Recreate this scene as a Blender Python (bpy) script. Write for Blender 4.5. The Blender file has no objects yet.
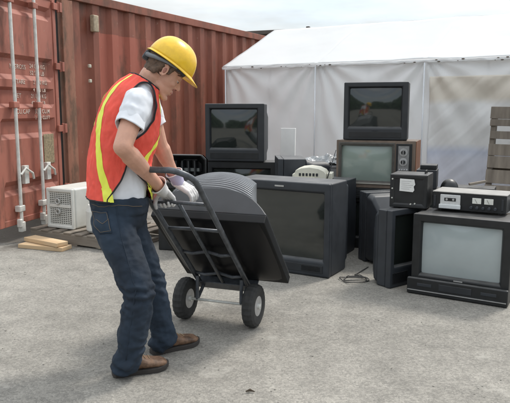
import bpy, bmesh, math, random
from mathutils import Vector, Matrix, noise
from mathutils.bvhtree import BVHTree
random.seed(7)
R = math.radians
scene = bpy.context.scene
COL = scene.collection

# ---------------------------------------------------------------- camera
CAM_H, FPX = 1.3, 620.0
PITCH = math.atan(93.5 / FPX)
cd = bpy.data.cameras.new('camera'); cam = bpy.data.objects.new('camera', cd); COL.objects.link(cam)
cam.location = (0, 0, CAM_H); cam.rotation_euler = (R(90) - PITCH, 0, 0)
cd.sensor_width = 36; cd.lens = 36 * FPX / 510; cd.clip_end = 3000; cd.clip_start = .05
scene.camera = cam

# ---------------------------------------------------------------- sky and sun
SUN_EL, SUN_AZ = R(52), R(48)          # azimuth measured from +Y towards +X
w = bpy.data.worlds.new('World'); scene.world = w; w.use_nodes = True
nt = w.node_tree; nt.nodes.clear()
def N(t, kind, **kw):
    n = t.nodes.new(kind)
    for k, v in kw.items(): setattr(n, k, v)
    return n
out = N(nt, 'ShaderNodeOutputWorld'); bg = N(nt, 'ShaderNodeBackground'); bg.inputs[1].default_value = .12
sky = N(nt, 'ShaderNodeTexSky', sky_type='NISHITA', sun_disc=False)
sky.sun_elevation = SUN_EL; sky.sun_rotation = SUN_AZ; sky.dust_density = 2.0; sky.air_density = 1.0
tc = N(nt, 'ShaderNodeTexCoord'); mp = N(nt, 'ShaderNodeMapping'); mp.inputs['Scale'].default_value = (1.3, 1.3, 6.5)
ns = N(nt, 'ShaderNodeTexNoise'); ns.inputs['Scale'].default_value = 2.6; ns.inputs['Detail'].default_value = 7; ns.inputs['Roughness'].default_value = .55
rp = N(nt, 'ShaderNodeValToRGB'); rp.color_ramp.elements[0].position = .42; rp.color_ramp.elements[1].position = .62
rp.color_ramp.elements[0].color = (.55, .55, .55, 1); rp.color_ramp.elements[1].color = (.97, .97, .97, 1)
mx = N(nt, 'ShaderNodeMix', data_type='RGBA')
# overcast: the cloud layer is brighter overhead than near the horizon
sxz = N(nt, 'ShaderNodeSeparateXYZ'); nt.links.new(tc.outputs['Generated'], sxz.inputs[0])
mrz = N(nt, 'ShaderNodeMapRange'); mrz.inputs['From Min'].default_value = .12; mrz.inputs['From Max'].default_value = 1; mrz.inputs['To Min'].default_value = 4.1; mrz.inputs['To Max'].default_value = 10.5
nt.links.new(sxz.outputs[2], mrz.inputs[0])
vm = N(nt, 'ShaderNodeVectorMath', operation='SCALE'); vm.inputs[0].default_value = (.965, 1.0, 1.005); ns2 = N(nt, 'ShaderNodeTexNoise'); ns2.inputs['Scale'].default_value = 4.5; ns2.inputs['Detail'].default_value = 8
nt.links.new(mp.outputs[0], ns2.inputs['Vector'])
m2 = N(nt, 'ShaderNodeMapRange'); m2.inputs['From Min'].default_value = .3; m2.inputs['From Max'].default_value = .7; m2.inputs['To Min'].default_value = .80; m2.inputs['To Max'].default_value = 1.15; nt.links.new(ns2.outputs[0], m2.inputs[0])
m3 = N(nt, 'ShaderNodeMath', operation='MULTIPLY'); nt.links.new(mrz.outputs[0], m3.inputs[0]); nt.links.new(m2.outputs[0], m3.inputs[1]); nt.links.new(m3.outputs[0], vm.inputs['Scale']); nt.links.new(vm.outputs[0], mx.inputs['B'])
L_ = nt.links.new
L_(tc.outputs['Generated'], mp.inputs['Vector']); L_(mp.outputs[0], ns.inputs['Vector']); L_(ns.outputs[0], rp.inputs[0])
L_(rp.outputs[0], mx.inputs['Factor']); L_(sky.outputs[0], mx.inputs['A']); L_(mx.outputs['Result'], bg.inputs[0]); L_(bg.outputs[0], out.inputs[0])
sd = bpy.data.lights.new('sun', 'SUN'); so = bpy.data.objects.new('sun', sd); COL.objects.link(so)
sd.energy = 1.5; sd.angle = R(11); sd.color = (1, .95, .88)
sv = Vector((math.sin(SUN_AZ) * math.cos(SUN_EL), math.cos(SUN_AZ) * math.cos(SUN_EL), math.sin(SUN_EL)))
so.rotation_euler = sv.to_track_quat('Z', 'Y').to_euler()
vs = scene.view_settings; vs.view_transform = 'Standard'; vs.look = 'None'; vs.gamma = 1; vs.exposure = .86
vs.use_curve_mapping = False

# ---------------------------------------------------------------- helpers
def P(u, v, Y):
    """world point at depth Y on the sight line of photo point u,v"""
    s, c = math.sin(PITCH), math.cos(PITCH)
    r = (u - 255, FPX * c - (v - 201.5) * s, -(FPX * s + (v - 201.5) * c))
    t = Y / r[1]
    return Vector((r[0] * t, Y, CAM_H + r[2] * t))
def G(u, v, z=0.0):
    s, c = math.sin(PITCH), math.cos(PITCH)
    r = (u - 255, FPX * c - (v - 201.5) * s, -(FPX * s + (v - 201.5) * c))
    t = (z - CAM_H) / r[2]
    return Vector((r[0] * t, r[1] * t, z))

MATS = {}
def mat(name, col, rough=.6, nscale=8, namt=.15, bump=.0, bscale=60, metal=0, coat=0, col2=None, n2=None, spec=.5, stretch=None, bdist=.002):
    if name in MATS: return MATS[name]
    m = bpy.data.materials.new(name); m.use_nodes = True; t = m.node_tree; l = t.links.new
    b = t.nodes['Principled BSDF']
    b.inputs['Metallic'].default_value = metal
    b.inputs['Coat Weight'].default_value = coat; b.inputs['Coat Roughness'].default_value = .05
    b.inputs['Specular IOR Level'].default_value = spec
    tc = N(t, 'ShaderNodeTexCoord'); src = tc.outputs['Object']
    if stretch:
        mp = N(t, 'ShaderNodeMapping'); mp.inputs['Scale'].default_value = stretch; l(src, mp.inputs[0]); src = mp.outputs[0]
    nz = N(t, 'ShaderNodeTexNoise'); nz.inputs['Scale'].default_value = nscale; nz.inputs['Detail'].default_value = 6; nz.inputs['Roughness'].default_value = .6
    l(src, nz.inputs['Vector'])
    rm = N(t, 'ShaderNodeValToRGB'); rm.color_ramp.elements[0].position = .3; rm.color_ramp.elements[1].position = .7
    c2 = col2 if col2 else tuple(min(1, c * (1 + namt)) for c in col)
    c1 = col if col2 else tuple(c * (1 - namt) for c in col)
    rm.color_ramp.elements[0].color = (*c1, 1); rm.color_ramp.elements[1].color = (*c2, 1)
    l(nz.outputs[0], rm.inputs[0]); l(rm.outputs[0], b.inputs['Base Color'])
    mr = N(t, 'ShaderNodeMapRange'); mr.inputs['To Min'].default_value = max(.02, rough - .1 * (rough > .15)); mr.inputs['To Max'].default_value = min(1, rough + .1 * (rough > .15))
    l(nz.outputs[0], mr.inputs[0]); l(mr.outputs[0], b.inputs['Roughness'])
    if bump:
        nb = N(t, 'ShaderNodeTexNoise'); nb.inputs['Scale'].default_value = bscale; nb.inputs['Detail'].default_value = 4
        l(src, nb.inputs['Vector'])
        bp = N(t, 'ShaderNodeBump'); bp.inputs['Strength'].default_value = bump; bp.inputs['Distance'].default_value = bdist
        l(nb.outputs[0], bp.inputs['Height']); l(bp.outputs[0], b.inputs['Normal'])
    MATS[name] = m
    return m

def tag(o, label=None, cat=None, group=None, kind=None):
    for k, v in (('label', label), ('category', cat), ('group', group), ('kind', kind)):
        if v: o[k] = v
    return o
def empty(name, loc=(0, 0, 0), rz=0, label=None, cat=None, group=None):
    o = bpy.data.objects.new(name, None); COL.objects.link(o); o.location = loc; o.rotation_euler = (0, 0, rz)
    o.empty_display_size = .1
    return tag(o, label, cat, group)
def link(name, me, m, parent=None, smooth=False, bevel=0, solid=0, seg=2):
    if isinstance(me, bmesh.types.BMesh):
        bm = me; me = bpy.data.meshes.new(name)
        bmesh.ops.recalc_face_normals(bm, faces=bm.faces); bm.to_mesh(me); bm.free()
    o = bpy.data.objects.new(name, me); COL.objects.link(o)
    if m is not None and not isinstance(m, (list, tuple)): m = [m]
    for q in (m or []): me.materials.append(q)
    if parent: o.parent = parent
    if smooth:
        for p in me.polygons: p.use_smooth = True
    if solid:
        md = o.modifiers.new('s', 'SOLIDIFY'); md.thickness = solid; md.offset = 0
    if bevel:
        md = o.modifiers.new('b', 'BEVEL'); md.width = bevel; md.segments = seg; md.limit_method = 'ANGLE'; md.angle_limit = R(35); md.harden_normals = False
        for p in me.polygons: p.use_smooth = True
        md2 = o.modifiers.new('w', 'WEIGHTED_NORMAL'); md2.keep_sharp = True
    return o
def box(bm, x0, x1, y0, y1, z0, z1, M=None):
    vs = [Vector((x, y, z)) for z in (z0, z1) for y in (y0, y1) for x in (x0, x1)]
    if M is not None: vs = [M @ v for v in vs]
    v = [bm.verts.new(q) for q in vs]
    for f in ((0, 2, 3, 1), (4, 5, 7, 6), (0, 1, 5, 4), (2, 6, 7, 3), (0, 4, 6, 2), (1, 3, 7, 5)): bm.faces.new([v[i] for i in f])
    return bm
def BX(*a, M=None):
    return box(bmesh.new(), *a, M=M)
def frame_of(d):
    d = d.normalized(); a = Vector((0, 0, 1)) if abs(d.z) < .9 else Vector((1, 0, 0))
    x = d.cross(a).normalized(); y = d.cross(x).normalized(); return x, y
def tube(bm, pts, r, seg=12, caps=True, closed=False):
    pts = [Vector(p) for p in pts]; n = len(pts); rings = []
    rr = r if isinstance(r, (list, tuple)) else [r] * n
    x = None
    for i, p in enumerate(pts):
        a = pts[(i - 1) % n] if (i > 0 or closed) else p; b = pts[(i + 1) % n] if (i < n - 1 or closed) else p
        d = (b - a).normalized()
        if x is None: x, y = frame_of(d)
        else:
            x = (x - d * x.dot(d)).normalized(); y = d.cross(x).normalized()
        rings.append([bm.verts.new(p + (x * math.cos(t) + y * math.sin(t)) * rr[i]) for t in [2 * math.pi * k / seg for k in range(seg)]])
    for i in range(n if closed else n - 1):
        A, B = rings[i], rings[(i + 1) % n]
        for k in range(seg): bm.faces.new((A[k], A[(k + 1) % seg], B[(k + 1) % seg], B[k]))
    if caps and not closed:
        bm.faces.new(rings[0][::-1]); bm.faces.new(rings[-1])
    return bm
def capsule(bm, a, ra, b, rb, seg=14, M=None):
    a = Vector(a); b = Vector(b)
    if M is not None: a = M @ a; b = M @ b
    d = b - a; L = max(d.length, 1e-5); d = d / L; pts = []; rr = []
    for k in range(1, 5):
        t = k / 4 * math.pi / 2; pts.append(a - d * ra * math.cos(t)); rr.append(max(ra * math.sin(t), 1e-4))
    for k in range(0, 4):
        t = (1 - k / 4) * math.pi / 2; pts.append(b + d * rb * math.cos(t)); rr.append(max(rb * math.sin(t), 1e-4))
    return tube(bm, pts, rr, seg)
def ellip(bm, c, r, M=None, rot=None, u=24, v=16):
    X = Matrix.Translation(Vector(c)) @ (rot.to_4x4() if rot else Matrix.Identity(4)) @ Matrix.Diagonal((*r, 1))
    if M is not None: X = M @ X
    bmesh.ops.create_uvsphere(bm, u_segments=u, v_segments=v, radius=1, matrix=X); return bm
def loft(bm, rings, caps=True):
    rs = [[bm.verts.new(p) for p in r] for r in rings]; n = len(rs[0])
    for A, B in zip(rs, rs[1:]):
        for k in range(n): bm.faces.new((A[k], A[(k + 1) % n], B[(k + 1) % n], B[k]))
    if caps: bm.faces.new(rs[0][::-1]); bm.faces.new(rs[-1])
    return bm
def fuse(name, bm, m, parent, voxel=.005, it=6, disp=None, keep=False):
    """melt overlapping volumes into one continuous skin"""
    me = bpy.data.meshes.new('t'); bmesh.ops.recalc_face_normals(bm, faces=bm.faces); bm.to_mesh(me); bm.free()
    o = bpy.data.objects.new('t', me); COL.objects.link(o)
    r = o.modifiers.new('r', 'REMESH'); r.mode = 'VOXEL'; r.voxel_size = voxel
    if it:
        s = o.modifiers.new('s', 'SMOOTH'); s.factor = .5; s.iterations = it
    dg = bpy.context.evaluated_depsgraph_get(); dg.update()
    me2 = bpy.data.meshes.new_from_object(o.evaluated_get(dg)); bpy.data.objects.remove(o)
    if disp:
        me2.update(); nn = [v.normal.copy() for v in me2.vertices]
        for v, n_ in zip(me2.vertices, nn): v.co += n_ * disp(v.co)
    me2.materials.clear(); me2.name = name
    return link(name, me2, m, parent, smooth=True)
def bvh_of(o):
    bm = bmesh.new(); bm.from_mesh(o.data); b = BVHTree.FromBMesh(bm); bm.free(); return b
def fbm(p, o=4): return noise.fractal(p, 1.0, 2.0, o)
def grid(bm, fn, nu, nv):
    vv = [[bm.verts.new(fn(i / nu, j / nv)) for i in range(nu + 1)] for j in range(nv + 1)]
    for j in range(nv):
        for i in range(nu): bm.faces.new((vv[j][i], vv[j][i + 1], vv[j + 1][i + 1], vv[j + 1][i]))
    return bm
def text_mesh(lines, M, size, depth=.001):
    """real raised lettering: list of (string, x, z, size scale)"""
    bm = bmesh.new()
    for s, x, z, k in lines:
        c = bpy.data.curves.new('t', 'FONT'); c.body = s; c.size = size * k; c.extrude = depth; c.space_character = 1.05; c.offset = size * .012
        o = bpy.data.objects.new('t', c); COL.objects.link(o)
        dg = bpy.context.evaluated_depsgraph_get(); dg.update()
        me = bpy.data.meshes.new_from_object(o.evaluated_get(dg))
        X = M @ Matrix.Translation((x, 0, z)) @ Matrix.Rotation(R(90), 4, 'X')
        me.transform(X); bm.from_mesh(me); bpy.data.objects.remove(o); bpy.data.meshes.remove(me)
    return bm

# ---------------------------------------------------------------- ground
def ground_mat():
    m = bpy.data.materials.new('worn_gravel_asphalt'); m.use_nodes = True; t = m.node_tree; l = t.links.new
    b = t.nodes['Principled BSDF']; b.inputs['Roughness'].default_value = .93; b.inputs['Specular IOR Level'].default_value = .25
    tc = N(t, 'ShaderNodeTexCoord'); o = tc.outputs['Object']
    def noi(s, d=5, r=.6):
        n = N(t, 'ShaderNodeTexNoise'); n.inputs['Scale'].default_value = s; n.inputs['Detail'].default_value = d; n.inputs['Roughness'].default_value = r; l(o, n.inputs['Vector']); return n
    def ramp(src, a, b_, c1, c2):
        r = N(t, 'ShaderNodeValToRGB'); e = r.color_ramp.elements; e[0].position = a; e[1].position = b_; e[0].color = (*c1, 1); e[1].color = (*c2, 1); l(src, r.inputs[0]); return r
    def mix(f, a, b_, mode='MIX'):
        x = N(t, 'ShaderNodeMix', data_type='RGBA', blend_type=mode)
        if isinstance(f, float): x.inputs['Factor'].default_value = f
        else: l(f, x.inputs['Factor'])
        l(a, x.inputs['A'])
        if isinstance(b_, tuple): x.inputs['B'].default_value = (*b_, 1)
        else: l(b_, x.inputs['B'])
        return x.outputs['Result']
    big = noi(.55, 6, .62)
    base = ramp(big.outputs[0], .3, .7, (.188, .181, .164), (.288, .276, .250)).outputs[0]
    med = noi(5, 6, .65); base = mix(.55, base, ramp(med.outputs[0], .3, .7, (.66, .655, .645), (1.28, 1.27, 1.25)).outputs[0], 'MULTIPLY')
    vo = N(t, 'ShaderNodeTexVoronoi'); vo.inputs['Scale'].default_value = 95; l(o, vo.inputs['Vector'])
    stone = N(t, 'ShaderNodeSeparateColor'); l(vo.outputs['Color'], stone.inputs[0])
    base = mix(.48, base, ramp(stone.outputs[0], .05, .95, (.62, .61, .6), (1.36, 1.34, 1.31)).outputs[0], 'MULTIPLY')
    vo2 = N(t, 'ShaderNodeTexVoronoi'); vo2.inputs['Scale'].default_value = 230; l(o, vo2.inputs['Vector'])
    st2 = N(t, 'ShaderNodeSeparateColor'); l(vo2.outputs['Color'], st2.inputs[0])
    base = mix(.4, base, ramp(st2.outputs[1], .1, .9, (.7, .7, .7), (1.3, 1.3, 1.3)).outputs[0], 'MULTIPLY')
    # pale worn spots and dark oil stains
    sp = noi(2.3, 5, .7); base = mix(ramp(sp.outputs[0], .6, .72, (0, 0, 0), (.6, .6, .6)).outputs[0], base, (.40, .385, .345))
    oil = noi(1.1, 4, .5); base = mix(ramp(oil.outputs[0], .66, .76, (0, 0, 0), (.35, .35, .35)).outputs[0], base, (.17, .16, .145))
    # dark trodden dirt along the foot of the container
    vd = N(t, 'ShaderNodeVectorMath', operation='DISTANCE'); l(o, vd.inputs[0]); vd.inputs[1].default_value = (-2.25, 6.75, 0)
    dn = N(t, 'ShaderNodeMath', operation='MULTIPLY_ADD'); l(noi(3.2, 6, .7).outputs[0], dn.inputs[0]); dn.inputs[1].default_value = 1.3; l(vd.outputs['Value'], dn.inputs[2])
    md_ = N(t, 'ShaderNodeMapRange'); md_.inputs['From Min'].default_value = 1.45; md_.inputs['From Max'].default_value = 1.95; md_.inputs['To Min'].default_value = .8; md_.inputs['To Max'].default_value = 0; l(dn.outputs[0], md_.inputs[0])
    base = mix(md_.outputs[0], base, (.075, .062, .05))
    l(base, b.inputs['Base Color'])
    h = N(t, 'ShaderNodeMath', operation='ADD'); l(vo.outputs['Distance'], h.inputs[0])
    fn = noi(180, 3, .6); l(fn.outputs[0], h.inputs[1])
    bp = N(t, 'ShaderNodeBump'); bp.inputs['Strength'].default_value = .3; bp.inputs['Distance'].default_value = .004; bp.invert = True; l(h.outputs[0], bp.inputs['Height'])
    bp2 = N(t, 'ShaderNodeBump'); bp2.inputs['Strength'].default_value = .4; bp2.inputs['Distance'].default_value = .03; l(noi(6, 4).outputs[0], bp2.inputs['Height'])
    l(bp.outputs[0], bp2.inputs['Normal']); l(bp2.outputs[0], b.inputs['Normal'])
    return m
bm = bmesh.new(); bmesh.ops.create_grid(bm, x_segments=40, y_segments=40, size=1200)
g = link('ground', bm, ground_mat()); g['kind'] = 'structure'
# loose pebbles
bm = bmesh.new()
for i in range(700):
    Y = random.uniform(2.1, 6.5) ; X = random.uniform(-.5, .5) * (Y * .95 + .6)
    r = random.choice((.002, .0025, .003, .004, .005)) * random.uniform(.7, 1.2)
    M = Matrix.Translation((X, Y, r * .35)) @ Matrix.Rotation(random.uniform(0, 6), 4, 'Z') @ Matrix.Diagonal((random.uniform(.8, 1.5), 1, .65, 1))
    bmesh.ops.create_icosphere(bm, subdivisions=1, radius=r, matrix=M)
tag(link('pebbles', bm, mat('pebble', (.27, .255, .225), .9, 90, .4), smooth=True), 'small grey pebbles strewn over the worn asphalt', 'pebbles', kind='stuff')

bm = bmesh.new()
for k in range(46):
    a_ = R(180 + random.uniform(-85, 85)); d_ = random.uniform(38, 52); r_ = random.uniform(2.2, 4.2)
    c_ = Vector((math.sin(a_) * d_, math.cos(a_) * d_, r_ * .75)); n0 = len(bm.verts)
    bmesh.ops.create_icosphere(bm, subdivisions=3, radius=r_, matrix=Matrix.Translation(c_))
    bm.verts.ensure_lookup_table()
    for v_ in bm.verts[n0:]: v_.co += (v_.co - c_) * .45 * fbm(v_.co * .8, 3); v_.co.z = max(v_.co.z, 0)
tag(link('wood', bm, mat('far_foliage', (.03, .05, .02), .9, 2, .5), smooth=False), 'far-off dark green wood across the yard, seen only mirrored in the screens', 'trees', kind='stuff')

# ---------------------------------------------------------------- shipping container
def rust_mat(name, a, b_, rust, rscale=3.0, ramt=.62, patch=None, vertical=True):
    m = bpy.data.materials.new(name); m.use_nodes = True; t = m.node_tree; l = t.links.new
    b = t.nodes['Principled BSDF']; b.inputs['Roughness'].default_value = .62
    tc = N(t, 'ShaderNodeTexCoord'); mp = N(t, 'ShaderNodeMapping'); mp.inputs['Scale'].default_value = (1, 1, .35 if vertical else 1); l(tc.outputs['Object'], mp.inputs[0])
    def noi(s, d=6, r=.65, src=None):
        n = N(t, 'ShaderNodeTexNoise'); n.inputs['Scale'].default_value = s; n.inputs['Detail'].default_value = d; n.inputs['Roughness'].default_value = r; l(src or mp.outputs[0], n.inputs['Vector']); return n.outputs[0]
    def ramp(src, p, q, c1, c2):
        r = N(t, 'ShaderNodeValToRGB'); e = r.color_ramp.elements; e[0].position = p; e[1].position = q; e[0].color = (*c1, 1); e[1].color = (*c2, 1); l(src, r.inputs[0]); return r.outputs[0]
    base = ramp(noi(2.2), .3, .7, a, b_)
    def mix(f, x_, y_):
        x = N(t, 'ShaderNodeMix', data_type='RGBA'); l(f, x.inputs['Factor']); l(x_, x.inputs['A'])
        if isinstance(y_, tuple): x.inputs['B'].default_value = (*y_, 1)
        else: l(y_, x.inputs['B'])
        return x.outputs['Result']
    if patch:
        sx = N(t, 'ShaderNodeSeparateXYZ'); l(tc.outputs['Object'], sx.inputs[0]); f = None
        for out_, lo, hi in ((sx.outputs[0], patch[0], patch[1]), (sx.outputs[2], patch[2], patch[3])):
            for op, val in (('GREATER_THAN', lo), ('LESS_THAN', hi)):
                q = N(t, 'ShaderNodeMath', operation=op); l(out_, q.inputs[0]); q.inputs[1].default_value = val
                if f is None: f = q.outputs[0]
                else:
                    mu = N(t, 'ShaderNodeMath', operation='MULTIPLY'); l(f, mu.inputs[0]); l(q.outputs[0], mu.inputs[1]); f = mu.outputs[0]
        base = mix(f, base, ramp(noi(3.1), .3, .7, (.31, .082, .05), (.37, .11, .07)))
    base = mix(ramp(noi(rscale), ramt, ramt + .13, (0, 0, 0), (.85, .85, .85)), base, ramp(noi(20), .3, .7, rust, tuple(c * 1.7 for c in rust)))
    base = mix(ramp(noi(26, 3, .5, tc.outputs['Object']), .70, .74, (0, 0, 0), (.5, .5, .5)), base, (.33, .22, .16))
    l(base, b.inputs['Base Color'])
    bp = N(t, 'ShaderNodeBump'); bp.inputs['Strength'].default_value = .35; bp.inputs['Distance'].default_value = .004; l(noi(14), bp.inputs['Height']); l(bp.outputs[0], b.inputs['Normal'])
    return m
RED = rust_mat('faded_red_wall_paint', (.165, .047, .027), (.30, .100, .060), (.085, .038, .022), 3.0, .525, patch=(.62, 1.75, 1.05, 2.18))
REDD = rust_mat('faded_red_door_paint', (.25, .075, .05), (.40, .15, .105), (.09, .042, .028), 3.5, .52)
POST = rust_mat('rusty_post_paint', (.22, .085, .05), (.36, .17, .11), (.085, .05, .03), 6, .46)
DARK = mat('dark_gap', (.02, .018, .016), .8)
GALV = mat('galvanised_steel', (.62, .62, .58), .5, 14, .22, .2, 80, metal=.15)
WANG = R(27); C0 = Vector((P(70, 200, 6.95).x, 6.95, 0))
cont = empty('shipping_container', C0, R(90) - WANG, 'rusty red corrugated shipping container with one leaf of its doors swung open', 'shipping container')
# local: +x along the side wall (away), side wall outer face at y=0 (towards -y = towards the yard), body at +y
CL, CW, CH = 6.06, 2.44, 2.59
bm = bmesh.new(); pitch = .335; prof = []; x = .19
while x < CL - .2:
    prof += [(x, 0), (x + .115, 0), (x + .165, .045), (x + .28, .045)]; x += pitch
prof = [p for p in prof if p[0] < CL - .2] + [(CL - .19, 0)]
a = [bm.verts.new((px, py + .03, .16)) for px, py in prof]; b_ = [bm.verts.new((px, py + .03, CH - .11)) for px, py in prof]
for i in range(len(prof) - 1): bm.faces.new((a[i], a[i + 1], b_[i + 1], b_[i]))
link('side_wall', bm, RED, cont, solid=.004)
bm = BX(.17, CL - .17, 0, .09, 0, .158); link('bottom_rail', bm, POST, cont, bevel=.006)
bm = BX(.17, CL - .17, .0, .09, CH - .108, CH - .01); link('top_rail', bm, RED, cont, bevel=.006)
for xx, nm in ((0, 'corner_post'), (CL - .168, 'corner_post')):
    link(nm, BX(xx, xx + .168, -.004, .17, .12, CH - .12), POST, cont, bevel=.01)
    for z0, z1 in ((-.0, .118), (CH - .118, CH)):
        link('corner_casting', BX(xx - .004, xx + .172, -.01, .17, z0, z1), POST, cont, bevel=.012)
link('far_wall', BX(.02, CL, CW - .05, CW, .0, CH - .03), RED, cont)
link('end_wall', BX(CL - .05, CL - .004, .172, CW - .055, .0, CH - .03), RED, cont)
link('roof', BX(.0, CL - .18, .092, CW - .0, CH - .028, CH - .004), RED, cont)
link('floor_deck', BX(.02, CL - .06, .095, CW - .055, .0, .15), mat('container_deck', (.12, .08, .05), .8, 6, .3), cont)
link('door_header', BX(-.01, .14, .172, CW, CH - .14, CH - .03), POST, cont, bevel=.008)
link('door_post', BX(-.01, .15, CW - .15, CW + .003, .0, CH - .15), POST, cont, bevel=.008)
bm = BX(.47, .56, -.035, .028, 2.17, 2.36); link('vent_cover', bm, mat('vent_beige', (.36, .29, .2), .7, 30, .3), cont, bevel=.012)
for z in (1.78, 1.61):
    link('rivet_plate', BX(.405, .445, .0, .03, z - .02, z + .02), mat('chipped_cream', (.5, .47, .38), .7), cont, bevel=.008)
# opened door leaf: hinge line at the post's outer corner, swung out towards the yard
DW, DZ0, DZ1 = 1.125, .17, 2.47
da = R(90) - R(13.5)
door = empty('door', (0, 0, 0)); door.parent = cont
hp = Vector((-.135, -.035, 0)); door.location = hp; door.rotation_euler = (0, 0, da - cont.rotation_euler.z)
# door local: x from -DW (free edge) to 0 (hinge); outer face towards -y
zs = [(DZ0 + .06, 0), (.46, 0), (.51, .035), (.55, .035), (.60, 0), (1.0, 0), (1.05, .035), (1.17, .035), (1.20, 0), (1.30, 0), (1.34, .035), (1.47, .035), (1.50, 0), (1.57, 0), (1.62, .035), (1.77, .035), (1.81, 0), (2.19, 0), (2.24, .035), (2.29, .035), (2.33, 0), (DZ1 - .06, 0)]
bm = bmesh.new(); xs = [(-DW + .07, 1, 0), (-DW + .10, 1, 0), (-DW + .13, 0, 1), (-.13, 0, 1), (-.09, 1, 0), (-.06, 1, 0)]
rows = []
for z, d in zs: rows.append([bm.verts.new((xx, .008 + d * k, z)) for xx, _, k in xs])
for A, B in zip(rows, rows[1:]):
    for i in range(len(xs) - 1): bm.faces.new((A[i], A[i + 1], B[i + 1], B[i]))
link('door_panel', bm, REDD, door, solid=.004)
bm = bmesh.new()
box(bm, -DW, -DW + .07, -.004, .05, DZ0, DZ1); box(bm, -.06, 0, -.004, .05, DZ0, DZ1)
box(bm, -DW + .071, -.061, -.003, .05, DZ0, DZ0 + .06); box(bm, -DW + .071, -.061, -.003, .05, DZ1 - .06, DZ1)
link('door_frame', bm, REDD, door, bevel=.006)
bm = bmesh.new(); box(bm, -DW - .012, -DW + .012, .04, .062, DZ0, DZ1); box(bm, -.02, .125, .045, .066, DZ0 - .1, DZ1 + .1)  # free-edge gasket; wide hinge-side strip is dark colour standing in for gap shade
link('rubber_gasket_and_gap_shade', bm, DARK, door, bevel=.004)
for i, bx_ in enumerate((-DW + .27, -.46)):
    bm = bmesh.new(); tube(bm, [(bx_, -.045, DZ0 - .05), (bx_, -.045, DZ1 + .06)], .017, 14)
    lr = link('locking_bar', bm, GALV, door, smooth=False)
    for z in (.33, 1.33, 2.3):
        link('bar_bracket', BX(bx_ - .045, bx_ + .045, -.066, -.005, z - .03, z + .03), GALV if z < .5 else REDD, lr, bevel=.008)
    bm = bmesh.new(); box(bm, bx_ - .03, bx_ + .03, -.07, -.02, DZ0 - .07, DZ0 + .03); box(bm, bx_ - .05, bx_ - .01, -.068, -.022, DZ0 - .02, DZ0 + .06)
    link('locking_cam', bm, GALV, lr, bevel=.008)
    bm = bmesh.new(); hx = bx_ + .03; tube(bm, [(hx - .02, -.06, .66), (hx + .04, -.075, .72), (hx + .16, -.07, .66), (hx + .19, -.06, .60)], .012, 8)
    box(bm, hx + .06, hx + .13, -.05, -.01, .56, .74)
    link('locking_handle', bm, GALV, lr, bevel=.004)
for z in (.42, 1.08, 1.74, 2.36):
    bm = bmesh.new(); box(bm, -.07, .012, -.03, -.005, z - .035, z + .035); box(bm, .03, .075, -.045, .0, z - .05, z + .05)
    tube(bm, [(.022, -.022, z - .055), (.022, -.022, z + .055)], .014, 10); link('hinge', bm, REDD, door, bevel=.006)
link('data_plate', BX(-.33, -.14, -.001, .006, .72, 1.03), mat('tarnished_plate', (.30, .24, .15), .5, 40, .5, metal=.3), door, bevel=.003)
LT = [('M.GROSS', -.82, 1.68, 1), ('TARE', -.78, 1.535, 1), ('NET', -.78, 1.40, 1), ('CU.CAP', -.80, 1.245, 1),
      ('24 000 KG', -.49, 1.70, .95), ('52 910 LB', -.49, 1.632, .95), ('2 150 KG', -.49, 1.54, .95), ('4 740 LB', -.49, 1.465, .95), ('21 850 KG', -.49, 1.40, .95), ('48 170 LB', -.49, 1.33, .95), ('33.2 CU.M', -.49, 1.245, .95), ('1 172 CU.FT', -.49, 1.185, .8)]
bm = bmesh.new()
for s, x_, z_, k in [(a_, b_ + .03, c_, d_) for a_, b_, c_, d_ in LT]:
    dep = .0
    for (za, d0), (zb, d1) in zip(zs, zs[1:]):
        if za <= z_ + .02 <= zb: dep = d0 + (d1 - d0) * (z_ + .02 - za) / (zb - za)
    b2 = text_mesh([(s, x_, z_, k)], Matrix.Translation((0, dep + .0035 - (.012 if dep and dep < .034 else 0), 0)), .062)
    me = bpy.data.meshes.new('t'); b2.to_mesh(me); b2.free(); bm.from_mesh(me); bpy.data.meshes.remove(me)
link('lettering', bm, mat('worn_white_stencil', (.42, .25, .19), .85, 34, .2, col2=(.66, .58, .51)), door)
# shed with dark flat roof far behind the tent
sh = empty('shed', (.55, 15.2, 0), R(-22), 'low shed with a dark flat roof edge rising behind the white tent', 'shed')
link('wall', BX(-1.0, .75, 0, 3, 0, 2.92), mat('shed_wall', (.22, .2, .18), .8), sh)
link('roof', BX(-1.2, .95, -.2, 3.2, 3.03, 3.12), mat('shed_roof', (.09, .075, .065), .7, 3, .3), sh, bevel=.01)
link('chimney', BX(.66, .74, .1, .2, 3.122, 3.2), MATS['shed_roof'], sh, bevel=.01)

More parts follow.
